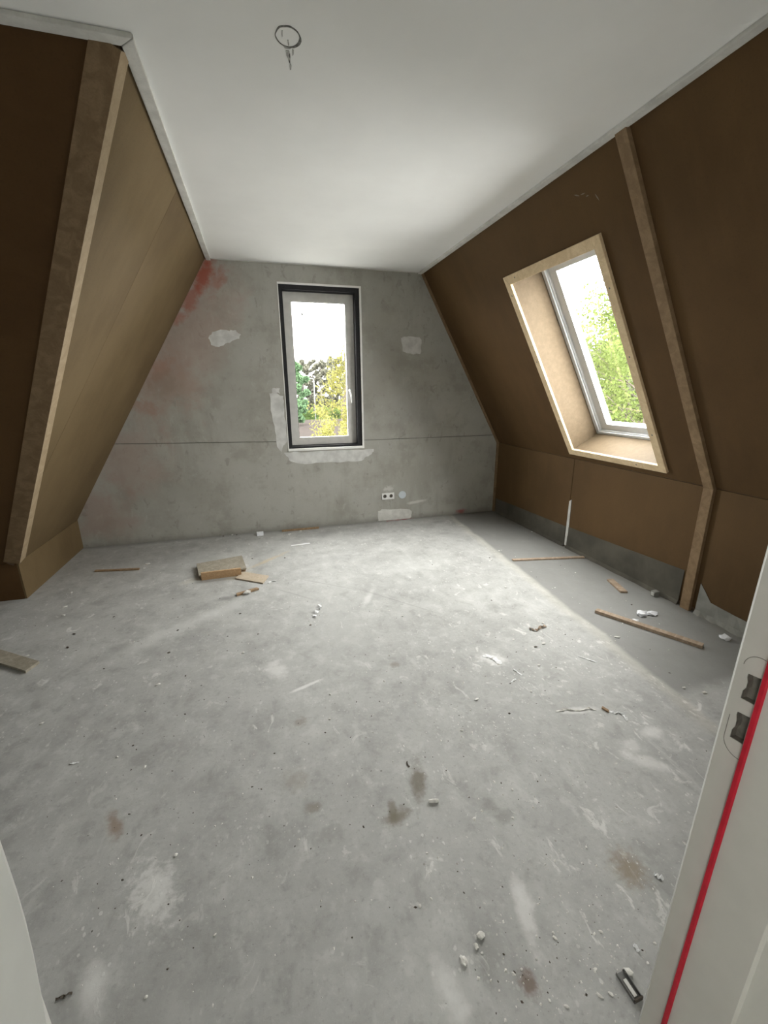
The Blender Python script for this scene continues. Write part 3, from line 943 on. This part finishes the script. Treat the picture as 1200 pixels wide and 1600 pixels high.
lying('wood_strip', fl(149, 893), fl(218, 890), .028, .012, W_off2, 'thin dark timber strip lying alone near the left knee wall', seed=1)
lying('wood_strip', fl(441, 830.5), fl(498, 825.5), .030, .016, W_off2, 'brown timber strip lying against the foot of the gable wall', seed=2)
lying('wood_strip', fl(801, 876), fl(912, 871.5), .034, .012, W_off, 'thin timber strip under the roof window pointing at the knee wall', seed=3)
lying('wood_block', fl(953, 907), fl(975, 927), .050, .014, W_off, 'short flat timber offcut between the strip and the long batten', seed=4)
lying('wood_batten', fl(931, 956), fl(1098, 1012), .042, .020, W_off, 'long timber batten lying on the floor right of the room', seed=5)
lying('wood_plank', fl(-52, 1012), fl(53, 1045), .085, .016, W_grey, 'grey timber plank end at the left edge of the picture', seed=6, cut=.02)

# board leaning on a chipboard block
ba, bb = Vector((-.5545, 3.428, 0)), Vector((-.252, 3.437, 0))
blk = lying('chipboard_strip', ba, bb, .018, .064, W_chip, 'orange raw chipboard strip standing on edge before the grey board', 'chipboard', .002, seed=7)
bp = [Vector((-.627, 3.719, 0)), Vector((-.258, 3.804, 0)), Vector((-.212, 3.492, 0)), Vector((-.575, 3.442, 0))]
c_ = sum(bp, Vector()) / 4
lo = prism('under_board', [(p - c_) * .96 for p in bp], (0, 0, .021), W_off2, bevel=.001)
lo.location = (c_.x, c_.y + .008, 0)
tag(lo, 'dark brown board peeping out beneath the flat grey board', 'board')
brd = prism('grey_board', [p - c_ for p in bp], (0, 0, .013), W_grey, bevel=.001)
brd.location = (c_.x, c_.y, .0215)
tag(brd, 'flat grey brown board behind the orange chipboard strip', 'board')
pts = [fl(367.5, 905), fl(378, 894.5), fl(420, 901), fl(411, 912.5)]
c_ = sum(pts, Vector()) / 4
o = prism('beige_panel', [p - c_ for p in pts], (0, 0, .010), W_beige, bevel=.001)
o.location = (c_.x, c_.y, 0)
tag(o, 'beige panel offcut lying flat beside the chipboard strip', 'panel offcut')

# splintered piece with a lump of filler
sp_ = empty('splintered_wood', fl(385, 926))
tag(sp_, 'splintered wood piece with a white filler lump in front of the beige panel', 'wood offcut')
a, b = fl(368, 931), fl(402.5, 921)
o = lying('x', a, b, .03, .014, W_off2, '', '', .012, 8)
o.name = 'splinter'
del o['label'], o['category']
adopt(o, sp_)
def lump(name, c, r, mat, seed=0, flat=.6, parent=None, stretch=1.0, ang=0.0, sub=1):
    rr = random.Random(seed * 7 + 3)
    bm = bmesh.new()
    bmesh.ops.create_icosphere(bm, subdivisions=sub, radius=1)
    ca, sa = math.cos(ang), math.sin(ang)
    for v in bm.verts:
        f = rr.uniform(.65, 1.2)
        x, y, z = v.co.x * r * f * stretch, v.co.y * r * f, max(-.55, v.co.z * f) * r * flat
        v.co = (x * ca - y * sa, x * sa + y * ca, z)
    zmin = min(v.co.z for v in bm.verts)
    for v in bm.verts:
        v.co.z -= zmin
    o = bm_obj(name, bm, mat)
    o.location = c
    if parent:
        adopt(o, parent)
    return o
lump('filler_lump', Vector(fl(386, 928)) + Vector((0, 0, .006)), .020, M_plug, 3, .8, sp_, 1.5, .3)

o = lying('foam_block', fl(401, 836.5), fl(411, 835.5), .060, .030, M_foam, 'small white foam block at the foot of the gable wall', 'foam block', .006, 9)
lying('paper_strip', fl(455, 853), fl(484, 849), .022, .004, M_paper, 'white paper strip lying before the gable wall under the window', 'paper', .004, 10)


def ribbon(name, px, wide, mat, label, cat, lift=.012, seed=0, group=None, thick=.0012):
    """crumpled strip along floor pixels: a thin ribbon with folds that rise off the floor"""
    r = random.Random(seed)
    P = [Vector(fl(*p)) for p in px]
    pts = []
    for i in range(len(P) - 1):
        for t in (0, .33, .66):
            pts.append(P[i].lerp(P[i + 1], t))
    pts.append(P[-1])
    o0 = pts[len(pts) // 2].copy()
    vs, fs = [], []
    for i, p in enumerate(pts):
        t = (pts[min(i + 1, len(pts) - 1)] - pts[max(i - 1, 0)]).normalized()
        nrm = Vector((-t.y, t.x, 0))
        w = wide * r.uniform(.55, 1.15) * (.6 if i in (0, len(pts) - 1) else 1)
        z1, z2 = r.uniform(0, lift), r.uniform(0, lift)
        if i % 3 == 0:
            z1 = 0
        if i % 3 == 1:
            z2 = 0
        q = p - o0
        vs += [q - nrm * w / 2 + Vector((0, 0, z1)), q + nrm * w / 2 + Vector((0, 0, z2)),
               q - nrm * w / 2 + Vector((0, 0, z1 + thick)), q + nrm * w / 2 + Vector((0, 0, z2 + thick))]
    n = len(pts)
    for i in range(n - 1):
        for (a, b) in ((0, 1), (1, 3), (3, 2), (2, 0)):
            fs.append((i * 4 + a, i * 4 + b, i * 4 + 4 + b, i * 4 + 4 + a))
    fs += [(0, 1, 3, 2), ((n - 1) * 4, (n - 1) * 4 + 1, (n - 1) * 4 + 3, (n - 1) * 4 + 2)]
    o = mesh_obj(name, vs, fs, mat)
    o.location = o0
    return tag(o, label, cat, group)

ribbon('crumpled_paper', [(501, 945), (499, 950), (495, 955), (494, 960), (490, 965)], .030, M_paper, 'crumpled white paper strip on the floor right of the splintered wood', 'paper', .022, 1)
ribbon('paper_sliver', [(416.5, 913), (423, 909), (432, 908)], .012, M_paper, 'curled white sliver at the corner of the beige panel', 'paper', .008, 2)
ribbon('wood_shaving', [(827, 982), (833, 985), (838, 986), (845, 981), (854, 979.5)], .016, W_off, 'curled brown shaving on the floor near the clean strip edge', 'shaving', .016, 3)
ribbon('torn_paper', [(754, 1026), (763, 1025), (772, 1029), (783, 1038)], .030, M_paper, 'torn white paper scrap in the middle of the floor', 'paper', .006, 4)
ribbon('paper_shred', [(802, 1046), (809, 1051), (817, 1056)], .010, M_paper, 'thin white shred beside the torn paper scrap', 'paper', .006, 5)
ribbon('paper_shred', [(799, 1066), (803, 1063), (806, 1061)], .011, M_paper, 'short white shred below the thin shred beside the torn scrap', 'paper', .006, 6)
ribbon('plaster_strip', [(904, 1026), (918, 1030), (933, 1036)], .012, M_paper, 'straight white strip below the long timber batten', 'paper', .004, 7)
ribbon('dry_twig', [(868, 1112), (885, 1109), (905, 1111), (920, 1107), (932, 1110)], .009, M_plug, 'long thin pale shaving left of the brown splinter', 'shaving', .008, 8)
ribbon('torn_paper', [(952, 1111), (960, 1115), (966, 1113), (974, 1118), (980, 1127)], .010, M_paper, 'forked white shreds around the brown splinter on the right floor', 'paper', .014, 9)
lying('wood_splinter', fl(940, 1106), fl(951, 1113), .014, .008, W_off2, 'small brown splinter among white shreds on the right floor', 'splinter', .004, 12)
ribbon('curled_fibre', [(636, 1190), (636, 1195), (640, 1199)], .006, M_dark, 'small dark curled fibre above the brown floor stain', 'fibre', .006, 10)
ribbon('dark_splinter', [(87, 1563), (99, 1558), (113, 1552)], .008, M_dark, 'thin dark splinter near the left door jamb', 'splinter', .005, 11)
ribbon('paper_shred', [(1021, 1366), (1028, 1371), (1037, 1374)], .014, M_paper, 'white curled shred right of the round brown stain', 'paper', .010, 12)
ribbon('paper_shred', [(990, 1476), (995, 1482), (998, 1488)], .012, M_paper, 'white shred above the dark metal clip by the door frame', 'paper', .008, 13)
ribbon('red_string', [(604, 814.5), (622, 812.5), (634, 811.5), (641, 810), (646, 809.5)], .006, M_string, 'thin red string at the foot of the wall below the socket', 'string', .004, 14)
ribbon('white_sliver', [(108, 1194), (116, 1193), (124, 1191.5)], .007, M_paper, 'thin white sliver on the left foreground floor', 'paper', .003, 15)

# torn foam, lumps, box by the wall
ft = tag(empty('torn_foam', fl(1010, 960)), 'torn white foam scrap beside the long timber batten', 'foam scrap')
lump('foam_piece', Vector(fl(1003, 961)), .030, M_foam, 21, .7, ft, 1.4, .1, 2)
lump('foam_piece', Vector(fl(1018, 960)), .026, M_foam, 22, .5, ft, 1.9, -.1, 2)
tag(lump('foam_crumb', fl(993, 970.5), .016, M_foam, 23, .6, None, 1.5, -.4, 2), 'small white foam crumb at the edge of the long batten', 'foam crumb')
tag(lump('foam_lump', fl(1132, 998), .024, M_foam, 24, .75, None, 1.35, -.2, 2), 'white lump on the floor beside the steel door frame', 'foam lump')
jb = fl(1030, 930)
jb = tag(empty('junction_box', (XF - .055, jb.y, 0)), 'small pale box lying at the foot of the knee wall', 'box')
adopt(box('box_body', (XF - .072, jb.location.y - .018, 0), (XF - .028, jb.location.y + .020, .040), M_memw, None, .004), jb)
adopt(box('box_lid', (XF - .0755, jb.location.y - .012, .008), (XF - .0723, jb.location.y + .013, .033), M_plast, None, .001), jb)
tag(lump('plaster_lump', fl(751, 1463), .011, M_plug, 31, .75, None, 1.1, .4, 2), 'larger crumbly plaster lump in the right foreground', 'plaster lump')
tag(lump('plaster_lump', fl(744, 1480), .0075, M_plug, 32, .8, None, 1.0, .1, 2), 'smaller plaster lump just below the crumbly one', 'plaster lump')
tag(lump('plaster_lump', fl(724, 1502), .0085, M_plug, 33, .7, None, 1.6, 1.9, 2), 'long plaster lump nearest the door among the three lumps', 'plaster lump')
a, b = Vector(fl(670, 1254)), Vector(fl(685, 1253))
stub = tag(tube('plaster_stub', [a + Vector((0, 0, .006)), a.lerp(b, .3) + Vector((0, 0, .007)), a.lerp(b, .7) + Vector((0, 0, .007)), b + Vector((0, 0, .006))], [.006, .007, .007, .006], M_plug, None, 9, smooth=False),
           'short white cylindrical plaster stub in the middle foreground', 'plaster stub')

# dark metal clip: a channel section with a white crumb on it
a, b = Vector(fl(968, 1520)), Vector(fl(998, 1566))
mid, L, ang = (a + b) / 2, (b - a).length, math.atan2(b.y - a.y, b.x - a.x)
clip = tag(empty('metal_clip', (mid.x, mid.y, 0)), 'dark grey metal channel clip on the floor beside the door frame', 'metal clip')
cw = .026
prof_c = [(-cw / 2, 0), (cw / 2, 0), (cw / 2, .009), (cw / 2 - .002, .009), (cw / 2 - .002, .002), (-cw / 2 + .002, .002), (-cw / 2 + .002, .009), (-cw / 2, .009)]
o = prism('channel', [(-L / 2, y, z) for y, z in prof_c], (L, 0, 0), M_clip)
o.parent = clip
o2 = box('clip_tongue', (-L * .25, -.005, .002), (L * .35, .005, .0045), M_sash, None, .0008)
o2.parent = clip
o3 = box('clip_end', (L / 2 - .004, -cw / 2, 0), (L / 2, cw / 2, .012), M_dark, None, .0008)
o3.parent = clip
clip.rotation_euler = (0, 0, ang)
tag(lump('plaster_chip', Vector(fl(981, 1521)) + Vector((0, 0, .002)), .010, M_plug, 41, .6, None, 1.5, -.5), 'white crumb lying on the end of the metal clip', 'plaster chip')

# loose chips that can be told apart, by where they lie
chips = [
    ('white plaster chip in the right foreground near the door frame', 'chips in the right foreground', M_plug,
     [(800, 1234, .008, 1.8, 1.5), (801, 1278, .007, 1.7, -.8), (916, 1324, .007, 1.5, 1), (867, 1466, .008, 1.7, -1), (939, 1456, .007, 1.6, -.7), (937, 1556, .008, 2.2, -1), (885, 1573, .007, 1.8, -.6),
      (838, 1463, .006, 1.3, .5), (864, 1457, .006, 1.3, .5), (954, 1553, .007, 1.9, -1), (656, 1416, .008, 1.4, .9), (753, 1489, .006, 1.2, 0), (838, 1498, .006, 1.2, 0), (815, 1515, .006, 1.2, .3), (1023, 1474, .006, 1.6, -.6),
      (930, 1515, .007, 1.7, .1), (780, 1548, .005, 1.2, 0), (858, 1563, .006, 1.6, -1), (1012, 1505, .006, 1.3, .2), (555, 1408, .005, 1.1, 0), (667, 1333, .006, 1.4, .1)]),
    ('white plaster chip on the middle of the floor', 'chips on the middle floor', M_plug,
     [(745, 1093, .010, 2.2, .4), (722, 1142, .008, 1.6, .1), (802, 1000, .008, 1.4, .2), (849, 1006, .010, 1.5, .1), (848, 974, .010, 1.3, 0), (842, 1040, .009, 1.4, 1), (516, 1085, .008, 1.4, 1.2), (515, 1124, .008, 1.3, 0),
      (629, 963, .009, 1.3, 0), (790, 918, .010, 1.3, 0), (768, 1029, .010, 1.5, .3), (830, 1081, .008, 1.3, .5), (852, 1220, .008, 1.8, 1.1), (735, 1110, .006, 1.3, 0)]),
    ('white plaster chip on the clean floor strip by the knee wall', 'chips by the right wall', M_plug,
     [(964, 996, .012, 1.6, -.4), (1101, 1083, .011, 1.7, -.1), (1068, 1075, .010, 1.4, .2), (768, 875, .012, 1.4, .1), (780, 861, .010, 1.7, 0), (831, 831, .010, 1.3, 0), (899, 895, .008, 1.2, 0)]),
    ('white plaster chip on the left side of the floor', 'chips on the left floor', M_plug,
     [(101, 949, .012, 1.8, .5), (99, 962, .010, 1.4, .3), (112, 926, .009, 1.2, .3), (231, 881, .012, 2.2, .3), (226, 888, .010, 1.5, .5), (275, 1336, .009, 1.5, 1), (228, 1558, .007, 1.3, .2), (336, 1461, .007, 1.5, .6), (183, 1183, .009, 1.3, .2),
      (43, 1025, .009, 1.4, .2), (65, 1131, .009, 1.6, .6), (247, 1070, .011, 1.9, .2), (380, 1020, .009, 1.4, 0), (363, 836, .011, 1.2, 0), (353, 858, .010, 1.2, 0), (470, 830, .014, 1.2, 0), (530, 824, .012, 1.2, 0), (452, 835, .014, 1.6, 0)]),
    ('dark crumb on the foreground floor', 'dark crumbs in the foreground', M_dark,
     [(787, 1491, .008, 1.6, -1), (725, 1395, .006, 1.8, -1), (804, 1519, .006, 2.0, -1), (796, 1115, .010, 1.5, 0), (508, 1145, .008, 1.2, 0), (202, 1272, .008, 2.2, -.4), (199, 1303, .006, 1.3, 1), (221, 1305, .008, 1.8, .7),
      (205, 1203, .008, 1.6, .7), (208, 1165, .008, 1.5, .3), (263, 1413, .007, 1.2, 0), (281, 1438, .007, 1.2, .5), (262, 1514, .007, 1.3, .3), (593, 1096, .008, 1.2, 0), (557, 1097, .007, 1.3, .6), (550, 1465, .007, 1.2, .2), (733, 1246, .008, 1.4, 0), (840, 1221, .008, 1.5, .4), (631, 1257, .009, 1.3, .6), (697, 1204, .007, 1.2, 0)]),
    ('dark crumb on the floor far from the door', 'dark crumbs at the back', M_dark,
     [(837, 1011, .012, 1.9, 0), (349, 838, .018, 1.4, 0), (370, 836, .014, 1.1, 0), (375, 959, .012, 1.6, .3), (394, 873, .012, 1.4, 0), (445, 872, .012, 1.4, 0), (106, 1012, .014, 1.3, -.8), (116, 991, .012, 1.8, -.5), (278, 985, .012, 1.4, .8), (264, 1020, .012, 1.6, 0), (987, 945, .010, 1.2, 0), (485, 977, .012, 1.7, .2), (765, 872, .012, 1.1, .5), (178, 964, .010, 1.8, .7)])]
for ci, (lab, grp, mat, lst) in enumerate(chips):
    for i, (px, py, r_, st_, an_) in enumerate(lst):
        r_ *= (.55 if mat is M_dark else .9) * (.75 if py > 1180 else 1.0)
        r_ *= .85 if py > 1180 else (.85 if py > 1040 else 1.0)
        o = lump('plaster_chip' if mat is M_plug else 'dirt_crumb', fl(px, py), r_, mat, 100 + ci * 40 + i, .55, None, st_, an_)
        tag(o, lab, 'chip' if mat is M_plug else 'crumb', grp)

# crumbs too many to count
def crumbs(name, mat, n, seed, clusters, rmin, rmax, label, cat):
    r = random.Random(seed)
    vs, fs = [], []
    tot = sum(c[4] for c in clusters)
    for cx, cy, sx_, sy_, wgt in clusters:
        for _ in range(int(n * wgt / tot)):
            px, py = r.gauss(cx, sx_), r.gauss(cy, sy_)
            if not (20 < px < 1180 and 845 < py < 1640):
                continue
            p = fl(px, py)
            if not (Lx(0) + .06 < p.x < XF - .06 and .42 < p.y < D - .05) or (p.x < XC and p.y > YL - .05):
                continue
            s = r.uniform(rmin, rmax) * (1 if r.random() < .85 else 1.7) * (.55 + .2 * p.y)
            b = len(vs)
            a0 = r.uniform(0, 6.28)
            el = r.uniform(.5, 1.8)
            for q in range(4):
                w = a0 + q * math.pi / 2 + r.uniform(-.4, .4)
                x, y = math.cos(w) * s * el, math.sin(w) * s
                vs.append((p.x + x * math.cos(a0) - y * math.sin(a0), p.y + x * math.sin(a0) + y * math.cos(a0), 0.0))
            vs.append((p.x + r.uniform(-.3, .3) * s, p.y + r.uniform(-.3, .3) * s, s * r.uniform(.35, .9)))
            for q in range(4):
                fs.append((b + q, b + (q + 1) % 4, b + 4))
            fs.append((b, b + 1, b + 2, b + 3))
    o = mesh_obj(name, vs, fs, mat)
    o['kind'] = 'stuff'
    return tag(o, label, cat)
crumbs('plaster_crumbs', M_plug, 1500, 5, [(820, 1120, 110, 70, 4), (850, 1010, 80, 35, 2), (930, 1250, 90, 110, 3), (900, 1500, 70, 60, 2), (560, 1000, 180, 60, 2), (700, 1300, 220, 130, 3), (250, 1000, 130, 60, 1.3), (250, 1350, 150, 130, 1.3), (650, 880, 120, 22, 1.2), (1000, 1400, 40, 90, 1)],
       .0011, .0042, 'fine white plaster crumbs scattered over the concrete floor', 'crumbs')
crumbs('dirt_crumbs', M_dark, 480, 9, [(600, 1150, 240, 170, 3), (250, 1150, 130, 150, 2), (800, 1000, 100, 60, 1), (350, 930, 120, 40, 1), (900, 1480, 80, 70, 1)],
       .0010, .0034, 'fine dark dirt crumbs scattered over the concrete floor', 'crumbs')

# ------------------------------------------------------------------ outside: ground, road, hedge, trees, lamp post
ZG = -3.2
M_lawn = plain('grass_ground', (.014, .020, .006), .95, .3, .6, 0, 0)
M_bounce = plain('pale_bounce_ground', (.17, .168, .162), .9, .1, .8, 0, 0)
M_road = plain('pale_paving', (.019, .0165, .0155), .95, .12, .5, 0, 0)
struct(box('ground', (-150, D + 1.5, ZG - .3), (260, 260, ZG), M_lawn))
struct(box('bounce_paving', (-30, D + 1.4, ZG), (45, 33, ZG + .015), M_bounce))  # unseen pale ground, added to bounce daylight up to the ceiling
struct(box('road', (-40, 36, ZG + .01), (60, 74, ZG + .02), M_road))


def leafy(name, col, var=.35, rough=.6, trans=.35):
    k = NT(name)
    nz = k.noise(1.3, 4, .6)
    n2 = k.noise(9, 2)
    a = tuple(c * (1 - var) for c in col)
    b = tuple(min(1, c * (1 + var)) for c in col)
    c = k.mix(k.ramp(nz, .35, .65), a, b)
    c = k.mix(k.math('MULTIPLY', k.ramp(n2, .4, .7), .4), c, tuple(x * .55 for x in col))
    k.done(c, rough, spec=.05)
    tl_ = k.n('ShaderNodeBsdfTranslucent')
    k.link(c, tl_.inputs[0])
    mx = k.n('ShaderNodeMixShader')
    mx.inputs[0].default_value = trans
    k.t.links.new(k.b.outputs[0], mx.inputs[1])
    k.t.links.new(tl_.outputs[0], mx.inputs[2])
    k.t.links.new(mx.outputs[0], k.t.nodes['Material Output'].inputs[0])
    return k.m


M_bark = plain('tree_bark', (.04, .032, .025), .95, .3, 6)
M_twig = plain('bare_twigs', (.075, .066, .060), .95, .3, 6)


def leaves(name, centers, radii, counts, size, mat, parent, seed, shape=(1, 1, 1)):
    g_ = np.random.default_rng(seed)
    P = []
    for c, r_, n_ in zip(centers, radii, counts):
        d_ = g_.normal(size=(n_, 3))
        d_ /= np.linalg.norm(d_, axis=1)[:, None]
        rad = r_ * (.35 + .65 * g_.random((n_, 1)) ** .6)
        P.append(np.array(c)[None] + d_ * rad * np.array(shape)[None])
    P = np.concatenate(P)
    n_ = len(P)
    a = g_.normal(size=(n_, 3))
    a /= np.linalg.norm(a, axis=1)[:, None]
    b = np.cross(a, g_.normal(size=(n_, 3)))
    b /= np.linalg.norm(b, axis=1)[:, None]
    s = size * (.6 + .8 * g_.random((n_, 1)))
    V = np.stack([P - a * s, P + b * s * .55, P + a * s, P - b * s * .55], 1).reshape(-1, 3)
    me = bpy.data.meshes.new(name)
    me.vertices.add(len(V))
    me.vertices.foreach_set('co', V.ravel())
    me.loops.add(n_ * 4)
    me.loops.foreach_set('vertex_index', np.arange(n_ * 4, dtype=np.int32))
    me.polygons.add(n_)
    me.polygons.foreach_set('loop_start', np.arange(0, n_ * 4, 4, dtype=np.int32))
    me.update(calc_edges=True)
    me.materials.append(mat)
    o = bpy.data.objects.new(name, me)
    COL.objects.link(o)
    o['kind'] = 'stuff'
    if parent:
        adopt(o, parent)
    return o


def tree(name, base, height, spread, mat, label, seed, nb=26, leaves_per=260, leaf=.10, crown_lo=.28, bark=None, taper=.6, rl=.24, group=None):
    r = random.Random(seed)
    root = empty(name, base)
    tag(root, label, 'tree', group)
    base = Vector(base)
    bark = bark or M_bark
    tr_ = [base + Vector((r.uniform(-.02, .02) * height * i / 6, r.uniform(-.02, .02) * height * i / 6, height * .92 * i / 6)) for i in range(7)]
    adopt(tube('trunk', tr_, [height * .022 * (1 - .85 * i / 6) for i in range(7)], bark, None, 8), root)
    cs, rs, ns = [], [], []
    bvs, bfs = [], []
    for i in range(nb):
        t = crown_lo + (1 - crown_lo) * (i + .5) / nb
        k_ = min(5, int(t * .99 * 6))
        p = tr_[k_].lerp(tr_[k_ + 1], t * 6 * .99 - k_) if t < .97 else tr_[6]
        an = i * 2.4 + r.uniform(-.5, .5)
        prof_ = math.sin(math.pi * min(1, ((t - crown_lo) / (1 - crown_lo)) * .82 + .18)) ** taper
        ln = spread * prof_ * r.uniform(.7, 1.1)
        e = p + Vector((math.cos(an) * ln, math.sin(an) * ln, ln * r.uniform(.15, .6)))
        for f, rr_ in ((1.0, 1), (.62, .9)):
            q = p.lerp(e, f) + Vector((r.uniform(-.1, .1), r.uniform(-.1, .1), r.uniform(-.05, .1))) * spread
            cs.append(tuple(q))
            rs.append(spread * rl * r.uniform(.7, 1.2) * rr_)
            ns.append(int(leaves_per * r.uniform(.6, 1.2)))
        # branch with two forks
        for (s_, t_, w_) in ((p, e, .012), (p.lerp(e, .5), p.lerp(e, .5) + Vector((r.uniform(-1, 1), r.uniform(-1, 1), r.uniform(.2, 1))) * ln * .4, .007), (p.lerp(e, .75), p.lerp(e, .75) + Vector((r.uniform(-1, 1), r.uniform(-1, 1), r.uniform(.2, 1))) * ln * .35, .005)):
            d_ = (t_ - s_).normalized()
            u_ = d_.orthogonal().normalized()
            v_ = d_.cross(u_)
            b0 = len(bvs)
            for pt, ww in ((s_, w_), (t_, w_ * .25)):
                for q in range(4):
                    an2 = q * math.pi / 2
                    bvs.append(pt + (u_ * math.cos(an2) + v_ * math.sin(an2)) * ww * spread * .6)
            for q in range(4):
                bfs.append((b0 + q, b0 + (q + 1) % 4, b0 + 4 + (q + 1) % 4, b0 + 4 + q))
    o = mesh_obj('branches', bvs, bfs, bark)
    o['kind'] = 'stuff'
    adopt(o, root)
    if leaves_per:
        leaves('foliage', cs, rs, ns, leaf, mat, root, seed)
    return root


def out(px, py, Y):
    d = ray(px, py)
    t = Y / d.y
    return Vector((d.x * t, Y, EYE + d.z * t))


L_yel = leafy('yellow_green_leaves', (.086, .083, .022))
L_grn = leafy('fresh_green_leaves', (.060, .080, .022))
L_con = leafy('conifer_green_leaves', (.056, .098, .050))
L_hedge = leafy('hedge_green_leaves', (.022, .036, .009))
L_dim = leafy('mixed_green_leaves', (.070, .070, .054))
p = out(533, 650, 15)
tree('yellow_tree', (p.x + .1, 15, ZG), 6.4, 1.05, L_yel, 'yellow green tree close outside on the right of the gable window', 3, 54, 110, .036, .10, rl=.28)
p = out(512, 683, 12)
tree('yellow_shrub', (p.x + .1, 12.0, ZG), 4.0, .75, L_yel, 'low yellow shrub at the bottom of the gable window view', 4, 30, 100, .034, .12, rl=.32)
p = out(462, 650, 62)
tree('conifer', (p.x, 62, ZG), 9.2, 1.7, L_con, 'green conifer seen at the left of the gable window', 5, 34, 160, .28, .06, taper=1.0)
for i, (px, Y, h_) in enumerate(((476, 92, 11.0), (491, 101, 12.0), (503, 91, 11.0), (520, 100, 12.5), (534, 92, 12.0), (460, 100, 12.0), (446, 92, 12.0), (549, 101, 12.0))):
    p = out(px, 640, Y)
    tree('woodland_tree', (p.x, Y, ZG), h_, 2.4, L_dim, 'bare greyish tree in the distant wood behind the hedge', 20 + i, 30, 120, .20, .10, M_twig, group='distant woodland trees')
hd = empty('hedge', (8.5, 76, ZG))
tag(hd, 'long clipped green hedge beyond the paved road outside the window', 'hedge')
adopt(box('hedge_core', (-12, 75.6, ZG), (36, 76.6, ZG + 1.25), L_hedge), hd)
g_ = [(x * .5 - 12, 76 , ZG + .75) for x in range(97)]
leaves('foliage', g_, [.8] * 97, [130] * 97, .12, L_hedge, hd, 77, (1, .75, .9))
lp_ = out(493, 650, 70)
post = empty('lamp_post', (lp_.x, 70, ZG))
tag(post, 'slim pale lamp post standing before the distant hedge', 'lamp post')
M_post = plain('pale_galvanised', (.12, .125, .125), .5)
adopt(tube('pole', [(lp_.x, 70, ZG), (lp_.x, 70, ZG + 6.2), (lp_.x - .1, 70, ZG + 6.5), (lp_.x - .9, 70, ZG + 6.6)], [.09, .07, .06, .05], M_post, None, 8), post)
adopt(box('lamp_head', (lp_.x - 1.5, 69.9, ZG + 6.52), (lp_.x - .8, 70.1, ZG + 6.64), M_post, None, .02), post)

# trees seen through the roof window
p = out(985, 640, 9.5)
tree('broadleaf_tree', (p.x + .5, 9.5, ZG), 7.9, 2.9, L_grn, 'fresh green tree close outside the roof window', 8, 60, 330, .045, .10, rl=.20)
p = out(960, 650, 16)
tree('broadleaf_tree', (p.x - .4, 16, ZG), 6.8, 2.8, L_dim, 'duller green tree behind the fresh green one outside the roof window', 9, 30, 200, .12, .1)
p = out(1060, 650, 13)
tree('broadleaf_tree', (p.x + .8, 13, ZG), 8.5, 3.4, L_grn, 'tall green tree standing furthest right outside the roof window', 10, 34, 200, .11, .1)

# daylight portals: guide the sampling of the sky through the two panes, give no light of their own
def portal(name, loc, nrm, upv, w, h_):
    l = bpy.data.lights.new(name, 'AREA')
    l.shape = 'RECTANGLE'
    l.size, l.size_y = w, h_
    l.cycles.is_portal = True
    o = bpy.data.objects.new(name, l)
    z = -Vector(nrm).normalized()
    y = Vector(upv).normalized()
    x = y.cross(z)
    o.matrix_world = Matrix.Translation(loc) @ Matrix((x, y, z)).transposed().to_4x4()
    COL.objects.link(o)
portal('added_window_portal', (-1.22, -1.0, 1.55), (1, 0, 0), (0, 0, 1), .5, .6)
portal('window_portal', ((sx0 + sx1) / 2, D + .15, (sz0 + sz1) / 2), (0, -1, 0), (0, 0, 1), sx1 - sx0, sz1 - sz0)
portal('roof_window_portal', SP((KS0 + KS1) / 2, (KY0 + KY1) / 2, LD + .12), -NO, UP, KY1 - KY0, KS1 - KS0)
